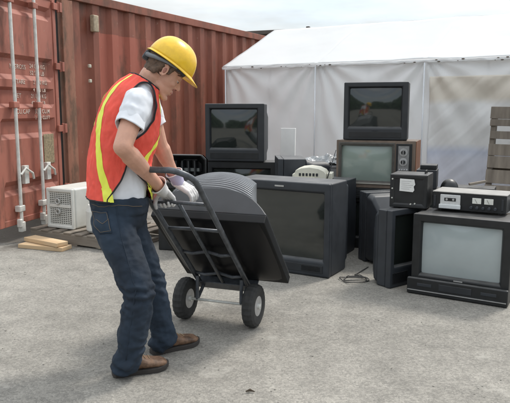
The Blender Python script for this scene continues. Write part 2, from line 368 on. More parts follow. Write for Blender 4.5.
# ---------------------------------------------------------------- tent
def cloth_mat(name, c, c2, trans=.35, lvl=None):
    m = bpy.data.materials.new(name); m.use_nodes = True; t = m.node_tree; l = t.links.new
    b = t.nodes['Principled BSDF']; b.inputs['Roughness'].default_value = .55; o = t.nodes['Material Output']
    tc = N(t, 'ShaderNodeTexCoord'); nz = N(t, 'ShaderNodeTexNoise'); nz.inputs['Scale'].default_value = 1.6; nz.inputs['Detail'].default_value = 6; l(tc.outputs['Object'], nz.inputs[0])
    r = N(t, 'ShaderNodeValToRGB'); r.color_ramp.elements[0].position = .3; r.color_ramp.elements[1].position = .7; r.color_ramp.elements[0].color = (*c, 1); r.color_ramp.elements[1].color = (*c2, 1)
    l(nz.outputs[0], r.inputs[0]); col = r.outputs[0]
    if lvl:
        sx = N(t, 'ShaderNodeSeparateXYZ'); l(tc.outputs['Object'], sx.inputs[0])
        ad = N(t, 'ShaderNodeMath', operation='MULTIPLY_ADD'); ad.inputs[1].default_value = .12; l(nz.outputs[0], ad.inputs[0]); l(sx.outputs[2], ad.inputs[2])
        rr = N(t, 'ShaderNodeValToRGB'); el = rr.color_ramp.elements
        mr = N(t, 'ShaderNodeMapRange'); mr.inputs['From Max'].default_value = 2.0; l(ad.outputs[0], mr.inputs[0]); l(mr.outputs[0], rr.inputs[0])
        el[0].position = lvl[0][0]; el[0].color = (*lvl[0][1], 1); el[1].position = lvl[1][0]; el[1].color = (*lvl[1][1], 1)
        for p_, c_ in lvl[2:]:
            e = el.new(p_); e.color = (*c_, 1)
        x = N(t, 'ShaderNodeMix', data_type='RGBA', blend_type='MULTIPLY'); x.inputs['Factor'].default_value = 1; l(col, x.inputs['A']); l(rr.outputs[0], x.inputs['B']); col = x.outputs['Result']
    l(col, b.inputs['Base Color'])
    tr = N(t, 'ShaderNodeBsdfTranslucent'); l(col, tr.inputs[0]); ms = N(t, 'ShaderNodeMixShader'); ms.inputs[0].default_value = trans
    l(b.outputs[0], ms.inputs[1]); l(tr.outputs[0], ms.inputs[2]); l(ms.outputs[0], o.inputs[0])
    wv = N(t, 'ShaderNodeTexNoise'); wv.inputs['Scale'].default_value = 5; wv.inputs['Detail'].default_value = 5; l(tc.outputs['Object'], wv.inputs[0])
    bp = N(t, 'ShaderNodeBump'); bp.inputs['Strength'].default_value = .25; bp.inputs['Distance'].default_value = .02; l(wv.outputs[0], bp.inputs['Height']); l(bp.outputs[0], b.inputs['Normal'])
    return m
TW = cloth_mat('white_tarpaulin', (.90, .90, .90), (.92, .92, .92), .42)
TWR = cloth_mat('white_roof_tarpaulin', (.88, .89, .89), (.91, .91, .91), .55)
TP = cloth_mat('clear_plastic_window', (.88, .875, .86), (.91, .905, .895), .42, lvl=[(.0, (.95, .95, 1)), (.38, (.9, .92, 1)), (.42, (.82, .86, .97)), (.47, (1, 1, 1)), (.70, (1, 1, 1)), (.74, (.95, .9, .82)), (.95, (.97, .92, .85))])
T0 = P(226, 68, 9.0); tent = empty('tent', (T0.x, T0.y, 0), R(-30), 'white tarpaulin marquee with a sloping roof behind the stacked televisions', 'tent')
TL, EH, RH, HD = 6.5, T0.z, 2.53, 1.5
def wall_fn(s, t):
    x = s * TL; z = t * (EH + .0)
    k = (1 - abs(2 * ((x / 1.42) % 1) - 1)); sag = .05 * math.sin(math.pi * min(1, k)) * (1 - t * .6)
    c_ = (x / 1.42) % 1
    ten = 0.0                                    # tension folds fanning out from the eave corners
    for cx_, sg_ in ((0, 1), (1, -1)):
        a_ = math.atan2((1 - t) * EH + .12, abs(c_ - cx_) * 1.42 + .05); ten += .020 * math.sin(a_ * 17 + 3 * noise.noise(Vector((x * 1.2, z * 1.2, 7)))) * math.exp(-((abs(c_ - cx_) * 1.42) ** 2 + ((1 - t) * EH) ** 2) / .9)
    fold = ten + .012 * fbm(Vector((x * 3.2 + z * 1.3, 4.1, z * .7))) + .02 * math.sin(x * 17 + z * 4) * (1 - t) * .5 + .020 * abs(noise.noise(Vector((x * 1.2 - z * 1.1, 9.2, z * .5))))
    return Vector((x, -sag * .6 - fold, z))
fw = link('front_wall', grid(bmesh.new(), wall_fn, 260, 80), TW, tent, smooth=True, solid=.003)
def roof_fn(s, t):
    x = -.03 + s * (TL + .06)
    y = -.05 + t * (HD + .05); z = EH + (RH - EH) * t - .035 * math.sin(math.pi * t) * math.sin(math.pi * ((x / 1.42) % 1)) + .01 * fbm(Vector((x * 2, y * 2, 1)))
    return Vector((x, y, z + .012))
link('roof_cover', grid(bmesh.new(), roof_fn, 130, 30), TWR, tent, smooth=True, solid=.003)
link('rear_roof_cover', grid(bmesh.new(), lambda s, t: Vector((-.03 + s * (TL + .06), HD + t * HD, RH + .012 - (RH - EH) * t)), 60, 8), TWR, tent, smooth=True, solid=.003)
def val_fn(s, t):
    x = -.03 + s * (TL + .06); return Vector((x, -.058 - .01 * fbm(Vector((x * 6, 0, t))) - .03 * (1 - t) * 0, EH + .004 - (1 - t) * (.035 + .02 * noise.noise(Vector((x * 9, 3, 0))))))
link('valance', grid(bmesh.new(), val_fn, 300, 3), TW, tent, smooth=True, solid=.003)
def side_fn(s, t):
    y = .004 + s * 2 * HD; top = EH + (RH - EH) * (1 - abs(s - .5) * 2); z = t * top; return Vector((-.004 - .02 * fbm(Vector((y * 3, z * 1.2, 2))), y, z))
link('side_wall', grid(bmesh.new(), side_fn, 60, 60), TW, tent, smooth=True, solid=.003)
link('rear_wall', grid(bmesh.new(), lambda s, t: Vector((s * TL, 2 * HD, t * EH)), 20, 5), TW, tent, solid=.003)
for x_ in (.03, 1.42, 2.84, 4.26):
    bm = bmesh.new(); tube(bm, [(x_, -.066, .0), (x_, -.066, EH - .03)], .008, 10)
    link('pole', bm, mat('tent_pole', (.62, .64, .67), .4, 10, .1, metal=.2), tent, smooth=True)
def win_fn(s, t):
    x = 2.9 + s * 1.30; z = .25 + t * 1.42
    return Vector((x, wall_fn(x / TL, z / EH).y - .012 - .012 * abs(fbm(Vector((x * 5 - z * 5, 1, z)), 3)), z))
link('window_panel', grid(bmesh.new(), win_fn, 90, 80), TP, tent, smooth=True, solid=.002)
for x_ in (.71, 2.13, 3.55):
    bm = bmesh.new()
    def sfn(s_, t_, x_=x_): p = wall_fn((x_ + (s_ - .5) * .03) / TL, t_); return Vector((p.x, p.y - .004, p.z))
    link('seam', grid(bm, sfn, 2, 60), TW, tent, smooth=True)
for x_ in (1.42, 2.84, 4.26):
    def rfn(s_, t_, x_=x_): p = roof_fn((x_ + .03 + (s_ - .5) * .05) / (TL + .06), t_); return Vector((p.x, p.y, p.z + .006))
    link('roof_seam', grid(bmesh.new(), rfn, 2, 30), TWR, tent, smooth=True)
bm = bmesh.new()
for i in range(30):
    x_ = random.uniform(.2, 5.5); r = random.uniform(.004, .014); ellip(bm, (x_, -.07, EH - random.uniform(.0, .03)), (r * 1.5, .006, r * .6), u=8, v=6)
link('leaf_litter', bm, mat('leaf_litter', (.12, .1, .08), .9), tent)['kind'] = 'stuff'

# ---------------------------------------------------------------- televisions and other electronics
BLK = mat('black_plastic', (.012, .013, .014), .42, 14, .3, .15, 300)
GRY = mat('charcoal_plastic', (.021, .0235, .027), .48, 10, .2, .15, 300)
GRY2 = mat('blue_grey_plastic', (.027, .031, .037), .5, 8, .22, .15, 300)
SLV = mat('silver_trim', (.5, .5, .5), .35, 20, .15, metal=.7)
WHT = mat('white_paper', (.68, .68, .66), .8, 20, .08)
def dusty(m):
    """dust that settles on faces turned up: a real coating, same whatever the light"""
    t = m.node_tree; b = t.nodes['Principled BSDF']; l = t.links.new
    src = b.inputs['Base Color'].links[0].from_socket
    ge = N(t, 'ShaderNodeNewGeometry'); sx = N(t, 'ShaderNodeSeparateXYZ'); l(ge.outputs['Normal'], sx.inputs[0])
    mr = N(t, 'ShaderNodeMapRange'); mr.inputs['From Min'].default_value = .55; mr.inputs['From Max'].default_value = 1; mr.inputs['To Max'].default_value = .55; l(sx.outputs[2], mr.inputs[0])
    nz = N(t, 'ShaderNodeTexNoise'); nz.inputs['Scale'].default_value = 9; nz.inputs['Detail'].default_value = 5; tc = N(t, 'ShaderNodeTexCoord'); l(tc.outputs['Object'], nz.inputs[0])
    mu = N(t, 'ShaderNodeMath', operation='MULTIPLY'); l(mr.outputs[0], mu.inputs[0]); l(nz.outputs[0], mu.inputs[1])
    x = N(t, 'ShaderNodeMix', data_type='RGBA'); l(mu.outputs[0], x.inputs['Factor']); l(src, x.inputs['A']); x.inputs['B'].default_value = (.31, .30, .285, 1)
    l(x.outputs['Result'], b.inputs['Base Color'])
for m_ in (BLK, GRY, GRY2): dusty(m_)
SCR_D = mat('dark_screen_glass', (.018, .022, .02), .08, 3, .2, coat=.6, spec=.6)
SCR_L = mat('grey_phosphor_glass', (.34, .385, .39), .14, 1.5, .12, coat=.5, spec=.6)
SCR_M = mat('green_grey_phosphor_glass', (.25, .30, .265), .14, 1.5, .12, coat=.5, spec=.6)
def wood_mat(name, a, b_, sc=3):
    return mat(name, a, .6, sc, .2, .3, 40, col2=b_, stretch=(1, 1, .12))
WOOD = wood_mat('walnut_veneer', (.12, .048, .022), (.26, .11, .055), 14)
WOODF = wood_mat('faded_wood_trim', (.12, .088, .066), (.2, .15, .115), 14)
def ring(bm, x0, x1, z0, z1, a0, a1, b0, b1, yf, yi, yb):
    """front frame with a hole a0..a1 x b0..b1; face at yf, inner lip slopes to yi, back at yb"""
    O = [(x0, z0), (x1, z0), (x1, z1), (x0, z1)]; I = [(a0, b0), (a1, b0), (a1, b1), (a0, b1)]; e = .012
    I2 = [(a0 + e, b0 + e), (a1 - e, b0 + e), (a1 - e, b1 - e), (a0 + e, b1 - e)]
    vf = [bm.verts.new((x, yf, z)) for x, z in O]; vi = [bm.verts.new((x, yf, z)) for x, z in I]
    v2 = [bm.verts.new((x, yi, z)) for x, z in I2]; vb = [bm.verts.new((x, yb, z)) for x, z in O]; v3 = [bm.verts.new((x, yb, z)) for x, z in I2]
    for k in range(4):
        j = (k + 1) % 4
        bm.faces.new((vf[k], vf[j], vi[j], vi[k])); bm.faces.new((vi[k], vi[j], v2[j], v2[k])); bm.faces.new((vf[j], vf[k], vb[k], vb[j])); bm.faces.new((v2[k], v2[j], v3[j], v3[k])); bm.faces.new((v3[k], v3[j], vb[j], vb[k]))
    return bm
def screen_mesh(a0, a1, b0, b1, y, bulge=.012):
    def fn(s, t):
        # rounded pillow outline
        x = 2 * s - 1; z = 2 * t - 1
        xx = x * (1 - .012 * z * z); zz = z * (1 - .018 * x * x)
        return Vector(((a0 + a1) / 2 + xx * (a1 - a0) / 2, y - bulge * (1 - x * x) * (1 - z * z) - bulge * .4 * (2 - x * x - z * z), (b0 + b1) / 2 + zz * (b1 - b0) / 2))
    return grid(bmesh.new(), fn, 24, 20)
def television(name, loc, rz, W, H, D, label, mb, ms, hole, front=.12, back=(.62, .6, .1), bulge=.012, cat='television', group='discarded televisions', bev=.008, z0=0):
    """local: front at y=0 facing -y; parts: bezel, screen, cabinet, rear housing"""
    t = empty(name, loc, rz, label, cat, group)
    a0, a1, b0, b1 = hole
    link('bezel', ring(bmesh.new(), -W / 2, W / 2, z0, H, a0, a1, b0, b1, 0, .028, .05), mb, t, bevel=bev)
    link('screen', screen_mesh(a0 + .004, a1 - .004, b0 + .004, b1 - .004, .034, bulge), ms, t, smooth=True)
    link('cabinet', BX(-W / 2 + .003, W / 2 - .003, .052, front, z0 + .003, H - .003), mb, t, bevel=bev)
    if D > front + .05:
        kx, kz, zb = back; bm = bmesh.new(); rings = []
        for f, (sx, zt, zl) in ((front + .001, (.97, H * .985, z0 + .01)), (front + (D - front) * .3, (.93, H * .955, z0 + .012)), (front + (D - front) * .82, (kx + .06, H * kz + .02, zb * .6)), (D, (kx, H * kz, zb))):
            hx = W / 2 * sx; c = .03
            rings.append([Vector(q) for q in ((-hx + c, f, zl), (hx - c, f, zl), (hx, f, zl + c), (hx, f, zt - c), (hx - c, f, zt), (-hx + c, f, zt), (-hx, f, zt - c), (-hx, f, zl + c))])
        loft(bm, rings); rh = link('rear_housing', bm, mb, t, bevel=.012)
        bm = bmesh.new()
        for k in range(9):
            y0 = front + (D - front) * (.33 + .05 * k)
            box(bm, W / 2 * .93 - .05 - .004 * k * 0, W / 2 * .93 - .046, y0, y0 + .006, H * .3, H * .7)
        bm.free()
    return t
def knob(parent, x, z, r, m, y=-.012, name='knob'):
    bm = bmesh.new(); tube(bm, [(x, 0, z), (x, y, z), (x, y - .001, z)], [r, r * .92, r * .6], 18); return link(name, bm, m, parent)
def grille(parent, x0, x1, z0, z1, m, n=8, name='speaker_grille', vert=True, y=-.003):
    bm = bmesh.new()
    for k in range(n):
        if vert:
            w_ = (x1 - x0) / n; box(bm, x0 + k * w_, x0 + (k + .55) * w_, y, .0, z0, z1)
        else:
            w_ = (z1 - z0) / n; box(bm, x0, x1, y, .0, z0 + k * w_, z0 + (k + .55) * w_)
    return link(name, bm, m, parent)

# 1 right foreground television, milky screen
T = television('television', (1.388, 4.112, .0), R(-32), .655, .57, .5, 'black television with a pale milky screen, carrying the cassette deck', BLK, SCR_L, (-.275, .275, .135, .52), front=.34, back=(.6, .7, .08), bulge=.014)
link('base_ledge', BX(-.345, .33, -.035, -.001, .004, .118), BLK, T, bevel=.008)
link('trim_strip', BX(-.338, .322, -.0395, -.0355, .03, .036), SLV, T)
for x0 in (-.27, .16):
    s_ = link('speaker_grille', BX(x0, x0 + .1, -.0385, -.0355, .065, .085), GRY2, T, bevel=.001)
link('control_flap', BX(-.12, .1, -.0385, -.0355, .05, .095), GRY, T, bevel=.002)
link('emblem', BX(-.03, .03, -.004, -.001, .122, .130), SLV, T)
# 2 big middle television
T = television('television', (.192, 4.835, 0), R(-30), .86, .735, .5, 'large charcoal television standing on the ground behind the hand truck', GRY2, SCR_D, (-.385, .385, .125, .665), front=.36, back=(.85, .93, .06), bulge=.006, bev=.014)
link('control_panel', BX(-.38, .38, -.004, -.001, .035, .095), GRY, T, bevel=.001)
grille(T, -.36, -.2, .045, .085, BLK, 18, y=-.007); grille(T, .2, .36, .045, .085, BLK, 18, y=-.007)
link('foot', BX(-.41, .41, .01, .3, -.0, .012), BLK, T) if False else None
link('emblem', BX(-.04, .04, -.004, -.001, .690, .702), SLV, T)
# 3 television turned to the right
T = television('television', (1.150, 4.485, 0), R(37), .43, .575, .25, 'charcoal television turned to the right beside the milky screen set, under the speaker box', GRY2, SCR_D, (-.175, .175, .15, .535), front=.135, back=(.6, .75, .05), bulge=.01, bev=.009)
grille(T, -.19, -.02, .03, .11, BLK, 16); link('control_flap', BX(.02, .19, -.004, -.001, .04, .11), GRY, T, bevel=.001)
television('television', (1.09, 5.33, 0), R(196), .40, .60, .38, 'dark television with its back to the yard, in the gap behind the set turned right', GRY2, SCR_D, (-.15, .15, .14, .52), front=.12, back=(.6, .6, .05))
# 4 stack: console television, recorder, wood television, black television
television('television', (1.10, 5.64, 0), R(-20), .66, .475, .5, 'black floor television at the bottom of the tallest stack', BLK, SCR_D, (-.27, .27, .1, .44), front=.2)
v = empty('video_recorder', (1.09, 5.6, .478), R(-20), 'black slatted video recorder under the wood cased television', 'video recorder')
link('body', BX(-.33, .33, 0, .4, .0, .098), BLK, v, bevel=.004)
grille(v, -.31, .31, .02, .085, GRY, 4, 'front_slats', False, y=-.006)
T = television('television', (1.085, 5.60, .58), R(-20), .71, .43, .44, 'old wood cased television with silver dials and a pale green screen', WOODF, SCR_M, (-.325, .165, .045, .40), front=.40, back=(.8, .8, .05), bulge=.014, bev=.005)
link('control_panel', BX(.185, .325, -.006, -.001, .03, .405), BLK, T, bevel=.002)
link('inner_frame', ring(bmesh.new(), -.335, .175, .032, .412, -.322, .162, .052, .395, -.006, .01, -.001), mat('wood_tv_bronze', (.10, .095, .085), .4, 20, .2, metal=.4), T, bevel=.003)
dp = link('dial_plate', BX(.205, .30, -.0095, -.0065, .15, .385), mat('brushed_aluminium', (.28, .28, .28), .35, 30, .2, metal=.6), T, bevel=.001)
for z_ in (.33, .245):
    bm = bmesh.new(); tube(bm, [(.252, -.01, z_), (.252, -.018, z_)], .036, 24); k_ = link('dial', bm, SLV, T)
    bm = bmesh.new(); tube(bm, [(.252, -.0185, z_), (.252, -.042, z_)], .019, 16); link('knob', bm, BLK, k_)
    bm = box(bmesh.new(), .249, .255, -.044, -.0425, z_ - .018, z_ + .018); link('pointer', bm, SLV, k_)
for k in range(4):
    knob(T, .222 + k * .021, .175, .007, SLV, -.024)
link('trim_strip', BX(-.32, .16, -.0105, -.0065, .036, .046), mat('pale_trim', (.4, .38, .33), .5), T)
link('side_panel', BX(.3565, .361, .004, .40, .004, .426), WOOD, T)
T = television('television', (1.075, 5.60, 1.013), R(-18), .57, .515, .42, 'black television on the very top of the tallest stack', GRY, SCR_D, (-.245, .235, .11, .475), front=.2, bulge=.012, bev=.01)
link('control_flap', BX(-.23, .23, -.004, -.001, .025, .075), BLK, T, bevel=.001); link('emblem', BX(-.03, .03, -.005, -.001, .086, .094), GRY2, T)
# 5 left stack
television('television', (-.14, 6.22, 0), R(-8), .69, .765, .5, 'wide black television under the left upper television near the container', BLK, SCR_D, (-.3, .3, .2, .70), front=.3)
T = television('television', (-.205, 6.2, .768), R(-10), .60, .575, .45, 'upper charcoal television of the left stack, beside the red container wall', GRY, SCR_D, (-.255, .235, .125, .53), front=.2, back=(.86, .8, .12), bulge=.012, bev=.01)
link('control_panel', BX(-.25, .24, -.004, -.001, .03, .09), BLK, T, bevel=.001)
# 6 behind the big middle one
television('television', (.205, 5.95, 0), R(-88), .46, .835, .5, 'tall grey television facing sideways against the white tent wall', GRY2, SCR_D, (-.19, .19, .2, .78), front=.26, back=(.7, .93, .1))
television('television', (.60, 5.45, 0), R(-28), .42, .675, .42, 'grey television carrying the cream printer behind the large charcoal set', GRY2, SCR_D, (-.17, .17, .2, .62), front=.3, back=(.8, .9, .1))
television('television', (1.52, 5.16, 0), R(-20), .44, .62, .45, 'black television behind the speaker box carrying a small flat player', BLK, SCR_D, (-.18, .18, .2, .57), front=.25, back=(.8, .8, .1))
pl_ = empty('disc_player', (1.47, 5.20, .623), R(-20), 'small dark player standing behind the speaker box', 'disc player')
link('body', BX(-.11, .06, 0, .2, 0, .16), GRY, pl_, bevel=.006); link('top_cover', BX(-.08, .055, .02, .18, .1605, .20), BLK, pl_, bevel=.006)
bm = bmesh.new(); ellip(bm, (0, 0, .0), (.075, .07, .085)); 
for v_ in bm.verts: v_.co.z = max(v_.co.z, 0)
hd = link('helmet_shell', bm, BLK, None, smooth=True); hd.location = (1.70, 5.25, .70); hd.name = 'speaker_dome'
tag(hd, 'rounded black plastic dome behind the cassette deck', 'speaker'); 
television('television', (1.82, 5.22, 0), R(-25), .4, .63, .4, 'black television standing behind the cassette deck next to the pallet', BLK, SCR_D, (-.16, .16, .2, .58), front=.25, back=(.8, .9, .1)); hd.location = (1.655, 5.24, .62)
# television supporting the shell left of the stack
television('television', (-.66, 5.55, 0), R(-15), .48, .63, .42, 'black television under the emptied black rear housing behind the worker', BLK, SCR_D, (-.2, .2, .16, .58), front=.25, back=(.8, .9, .1))
sh_ = empty('television_shell', (-.63, 5.60, .633), R(-12), 'emptied black rear housing of a television tipped open', 'television shell')
bm = bmesh.new()
def rr_ring(hx, hz, y, zc, c=.04): return [Vector(q) for q in ((-hx + c, y, zc - hz), (hx - c, y, zc - hz), (hx, y, zc - hz + c), (hx, y, zc + hz - c), (hx - c, y, zc + hz), (-hx + c, y, zc + hz), (-hx, y, zc + hz - c), (-hx, y, zc - hz + c))]
loft(bm, [rr_ring(.165, .125, .06, .125), rr_ring(.20, .125, 0, .125), rr_ring(.185, .115, -.005, .125), rr_ring(.15, .10, .08, .125), rr_ring(.10, .07, .16, .125), rr_ring(.115, .085, .18, .125), rr_ring(.19, .12, .07, .125)], caps=False)
bm.faces.ensure_lookup_table(); link('shell', bm, BLK, sh_, bevel=.005)
link('back_plate', BX(-.11, .11, .155, .165, .05, .20), GRY, sh_, bevel=.003)
for k in range(4): link('rib', BX(-.12 + k * .06, -.105 + k * .06, .06, .15, .06, .19), GRY, sh_, bevel=.002)
link('circuit_board', BX(-.09, .10, .10, .106, .09, .12), mat('board_grey', (.2, .22, .22), .5), sh_)
# cream printer
pr_ = empty('printer', (.475, 5.42, .678), R(-12), 'small cream printer with a domed lid on top of the pile', 'printer')
CRM = mat('cream_plastic', (.62, .60, .50), .5, 10, .08)
bm = bmesh.new(); n_ = 12; ringa = []
for y_ in (0, .22):
    pass
prof_ = [(-.15, 0), (.15, 0), (.15, .05), (.13, .075), (.08, .098), (0, .108), (-.07, .1), (-.12, .08), (-.13, .05), (-.15, .045)]
loft(bm, [[Vector((x_, y_, z_)) for x_, z_ in prof_] for y_ in (0, .24)]); link('body', bm, CRM, pr_, bevel=.006)
bm = bmesh.new()
for k in range(6): box(bm, -.09 + k * .03, -.072 + k * .03, -.004, -.0005, .03, .055)
link('front_vents', bm, GRY, pr_); link('paper_tray', BX(-.13, .05, -.05, -.005, .006, .018), CRM, pr_, bevel=.003)
link('side_cap', BX(.151, .20, .03, .2, .0, .055), CRM, pr_, bevel=.006)
an = empty('antenna', P(327, 176, 5.38), 0, 'thin black antenna rod leaning beside the wood cased television', 'antenna')
q0 = Vector((0, 0, -.03)); q1 = P(336, 150, 5.45) - P(327, 176, 5.38)
bm = bmesh.new(); tube(bm, [q0, q0.lerp(q1, .5)], .005, 8); link('lower_rod', bm, BLK, an); bm = bmesh.new(); tube(bm, [q0.lerp(q1, .5), q1], .003, 8); link('upper_rod', bm, GRY, an)
# crumpled clear plastic sheet
def pls(s, t):
    x = (s - .5) * .5; y = (t - .5) * .3
    return Vector((x, y, .10 + .10 * (1 - abs(2 * t - 1)) * (.6 + .4 * s) + .05 * fbm(Vector((x * 9, y * 9, 3)))))
bm = grid(bmesh.new(), pls, 40, 24)
pm = mat('clear_plastic', (.42, .44, .45), .25, 10, .2); pm.node_tree.nodes['Principled BSDF'].inputs['Transmission Weight'].default_value = .35
ps = link('plastic_sheet', bm, pm, None, solid=.002); ps.location = (.66, 6.0, .66)
tag(ps, 'crumpled translucent grey plastic sheet heaped behind the cream printer', 'plastic sheet')
cb = empty('cardboard_box', (.66, 5.98, 0), R(-10), 'low grey carton under the crumpled plastic sheet', 'box')
link('body', BX(-.2, .2, -.15, .15, 0, .74), mat('grey_card', (.2, .2, .2), .8), cb, bevel=.004); link('lid', BX(-.205, .205, -.155, .155, .741, .76), MATS['grey_card'], cb, bevel=.003)
# speaker box with paper label
s = empty('speaker_box', (1.115, 4.47, .578), R(-25), 'black speaker box with a torn white paper label on its face', 'speaker')
link('cabinet', BX(-.135, .135, 0, .24, .0, .245), BLK, s, bevel=.006)
link('front_frame', ring(bmesh.new(), -.13, .13, .005, .24, -.112, .112, .022, .222, -.008, -.002, -.001), BLK, s, bevel=.003)
bm = bmesh.new(); lp = [(-.062, .125), (.035, .120), (.045, .135), (.04, .16), (.05, .175), (.042, .212), (-.06, .215)]
f0 = [bm.verts.new((x_, -.012, z_)) for x_, z_ in lp]; bm.faces.new(f0); link('paper_label', bm, WHT, s, solid=.001)
bm = bmesh.new()
for k in range(5): box(bm, -.05, .01 + .012 * (k % 3), -.0135, -.0128, .14 + k * .014, .143 + k * .014)
link('label_lines', bm, mat('faint_ink', (.45, .45, .45), .8), s)
for x_, z_ in ((-.115, .21), (-.115, .14), (-.115, .07), (.02, .03), (.05, .035)):
    knob(s, x_, z_, .006, mat('pale_bolt', (.5, .5, .45), .5), -.012, 'screw')
bm = bmesh.new(); tube(bm, [(.1, .1, .246), (.1, .1, .265), (.1, .16, .265), (.1, .16, .246)], .006, 8); link('carry_handle', bm, BLK, s)
# cassette deck
cdk = empty('cassette_deck', (1.50, 4.30, .572), R(-31), 'black cassette deck with a silver tape door and two white meters', 'cassette deck')
link('body', BX(-.25, .25, 0, .25, .012, .132), BLK, cdk, bevel=.003)
link('top_cover', BX(-.252, .252, -.012, .252, .133, .14), mat('dusty_metal_lid', (.30, .29, .27), .55, 10, .15), cdk, bevel=.002)
link('face_plate', BX(-.25, .25, -.008, -.001, .012, .13), BLK, cdk, bevel=.002)
d_ = link('tape_door', BX(-.195, -.055, -.02, -.009, .025, .12), mat('tape_door_silver', (.55, .55, .54), .45, 30, .12, metal=.1), cdk, bevel=.004)
link('door_window', BX(-.165, -.085, -.0225, -.0205, .075, .098), BLK, d_, bevel=.001)
bm = bmesh.new(); tube(bm, [(-.148, -.0245, .087), (-.148, -.023, .087)], .008, 12); tube(bm, [(-.102, -.0245, .087), (-.102, -.023, .087)], .008, 12); link('reels', bm, SLV, d_)
link('tape_ledge', BX(-.20, -.05, -.036, -.0205, .022, .052), mat('ledge_white', (.66, .68, .68), .4), d_, bevel=.004)
for x_ in (.055, .135):
    m_ = link('meter', BX(x_ - .03, x_ + .03, -.013, -.009, .068, .108), mat('meter_white', (.7, .7, .64), .4), cdk, bevel=.002)
    bm = bmesh.new(); tube(bm, [(x_ + .004, -.0145, .072), (x_ - .012, -.0145, .1)], .0009, 6); link('needle', bm, BLK, m_)
for x_ in (.02, .06, .10, .14, .18): knob(cdk, x_, .04, .011, GRY2, -.024)
for x_ in (-.235, .225): link('side_key', BX(x_ - .008, x_ + .008, -.013, -.009, .03, .11), GRY, cdk, bevel=.002)
for x_, y_ in ((-.2, .03), (.2, .03), (-.2, .2), (.2, .2)):
    bm = bmesh.new(); tube(bm, [(x_, y_, 0), (x_, y_, .0115)], .014, 12); link('foot', bm, BLK, cdk)
ad = empty('adapter_box', (1.865, 4.285, .572), R(-31), 'pale grey adapter box at the right edge beside the cassette deck', 'adapter')
link('body', BX(-.055, .055, 0, .1, 0, .07), mat('pale_grey_plastic', (.4, .42, .43), .5), ad, bevel=.006); link('lid', BX(-.05, .05, .005, .095, .0705, .09), WHT, ad, bevel=.004)
bm = BX(0, .17, 0, .03, 0, 1.08); o = link('foam_board', bm, mat('foam_white', (.82, .82, .80), .7, 6, .05), None, bevel=.004)
o.location = (P(279, 150, 6.9).x, 6.9, 0); o.rotation_euler = (R(-3), 0, R(-20)); tag(o, 'narrow white foam board leaning against the tent between two television stacks', 'foam board')
bm = bmesh.new(); q_ = G(250, 393); tube(bm, [q_ + Vector((-.02, 0, .008)), q_ + Vector((0, .006, .012)), q_ + Vector((.022, .0, .007))], [.003, .007, .002], 7); tag(link('dead_leaf', bm, mat('dead_leaf', (.06, .045, .03), .9)), 'small dark dead leaf lying on the asphalt in the foreground', 'leaf')
# cable
pts = []; c0 = G(352, 281, .006)
for k in range(90):
    t_ = k / 89; a_ = t_ * 2 * math.pi * 2.3
    pts.append(c0 + Vector((.11 * math.cos(a_) * (1 - .35 * t_) + .05 * t_ + .02 * math.sin(a_ * 2.3), .10 * math.sin(a_) * (1 - .3 * t_) + .10 * t_, .004 * math.sin(a_ * 3) + .004)))
pts += [pts[-1] + Vector((.03 * k, .05 * k, 0)) for k in range(1, 6)]
bm = bmesh.new(); tube(bm, pts, .004, 8); tag(link('cable', bm, BLK, None, smooth=True), 'black power cable looped on the ground between the televisions', 'cable')

# ---------------------------------------------------------------- pallets and timber
PW = mat('weathered_pallet_wood', (.12, .10, .08), .85, 5, .25, .5, 50, col2=(.28, .24, .195), stretch=(.25, 2, 2))
FW = mat('fresh_timber', (.46, .31, .17), .75, 4, .2, .3, 50, col2=(.62, .46, .29), stretch=(.3, 2, 2))
def pallet(name, M, L, W_, H_, label, nb=7, group='wooden pallets', boards=None):
    e = empty(name, (0, 0, 0), 0, label, 'pallet', group); e.matrix_world = M
    for k, y in enumerate((0, W_ / 2 - .04, W_ - .08)):
        for x in (0, L / 2 - .05, L - .1): pass
        link('stringer', BX(.002, L - .002, y, y + .05, .017, H_ - .017), PW, e, bevel=.003)
    for x, w_ in (boards or [((L - .095) * k / (nb - 1), .095) for k in range(nb)]):
        j = random.uniform(-.008, .008)
        link('deck_board', BX(x, x + w_, -.005 + j, W_ - .02 + j, H_ - .016, H_), PW, e, bevel=.002)
    for k in range(3):
        x = (L - .1) * k / 2; link('bottom_board', BX(x, x + .095, 0, W_ - .03, 0, .016), PW, e, bevel=.002)
    return e
ga, gb = G(31, 240), G(100, 250); dx = (gb - ga).normalized(); ang = math.atan2(dx.y, dx.x)
M1 = Matrix.Translation(ga) @ Matrix.Rotation(ang, 4, 'Z') 
pallet('pallet', M1, 1.15, .85, .125, 'low wooden pallet on the ground under the white air conditioner', 8)
base = P(485, 190, 6.55); base.z = 0.0
# upright pallet leaning against the tent: length up, deck boards horizontal across the face
th = R(-30); ax = Vector((math.cos(th), math.sin(th), 0)); ay = Vector((-math.sin(th), math.cos(th), 0))
up = (Vector((0, 0, 1)) + ay * .13 + ax * .03).normalized(); nrm = ax.cross(up).normalized()  # ax x up points to -y side
M2 = Matrix(((up.x, ax.x, nrm.x, base.x), (up.y, ax.y, nrm.y, base.y), (up.z, ax.z, nrm.z, base.z + .01), (0, 0, 0, 1)))
pallet('pallet', M2, 1.30, .95, .125, 'grey weathered pallet stood on end against the tent at the right', boards=[(1.30 - b_, b_ - a_) for a_, b_ in ((0, .125), (.13, .20), (.255, .335), (.39, .51), (.515, .64), (.66, .80), (.82, .93), (.95, 1.06), (1.1, 1.2), (1.21, 1.3))])
q = P(486, 184, 4.9)
bm = BX(.0, .15, -.015, .015, -.01, .01); st = link('timber_offcut', bm, PW, None, bevel=.003); st.location = (1.83, 5.26, .655); st.rotation_euler = (0, R(-9), R(8))
tag(st, 'thin weathered timber offcut lying on a set beside the upright pallet', 'timber')
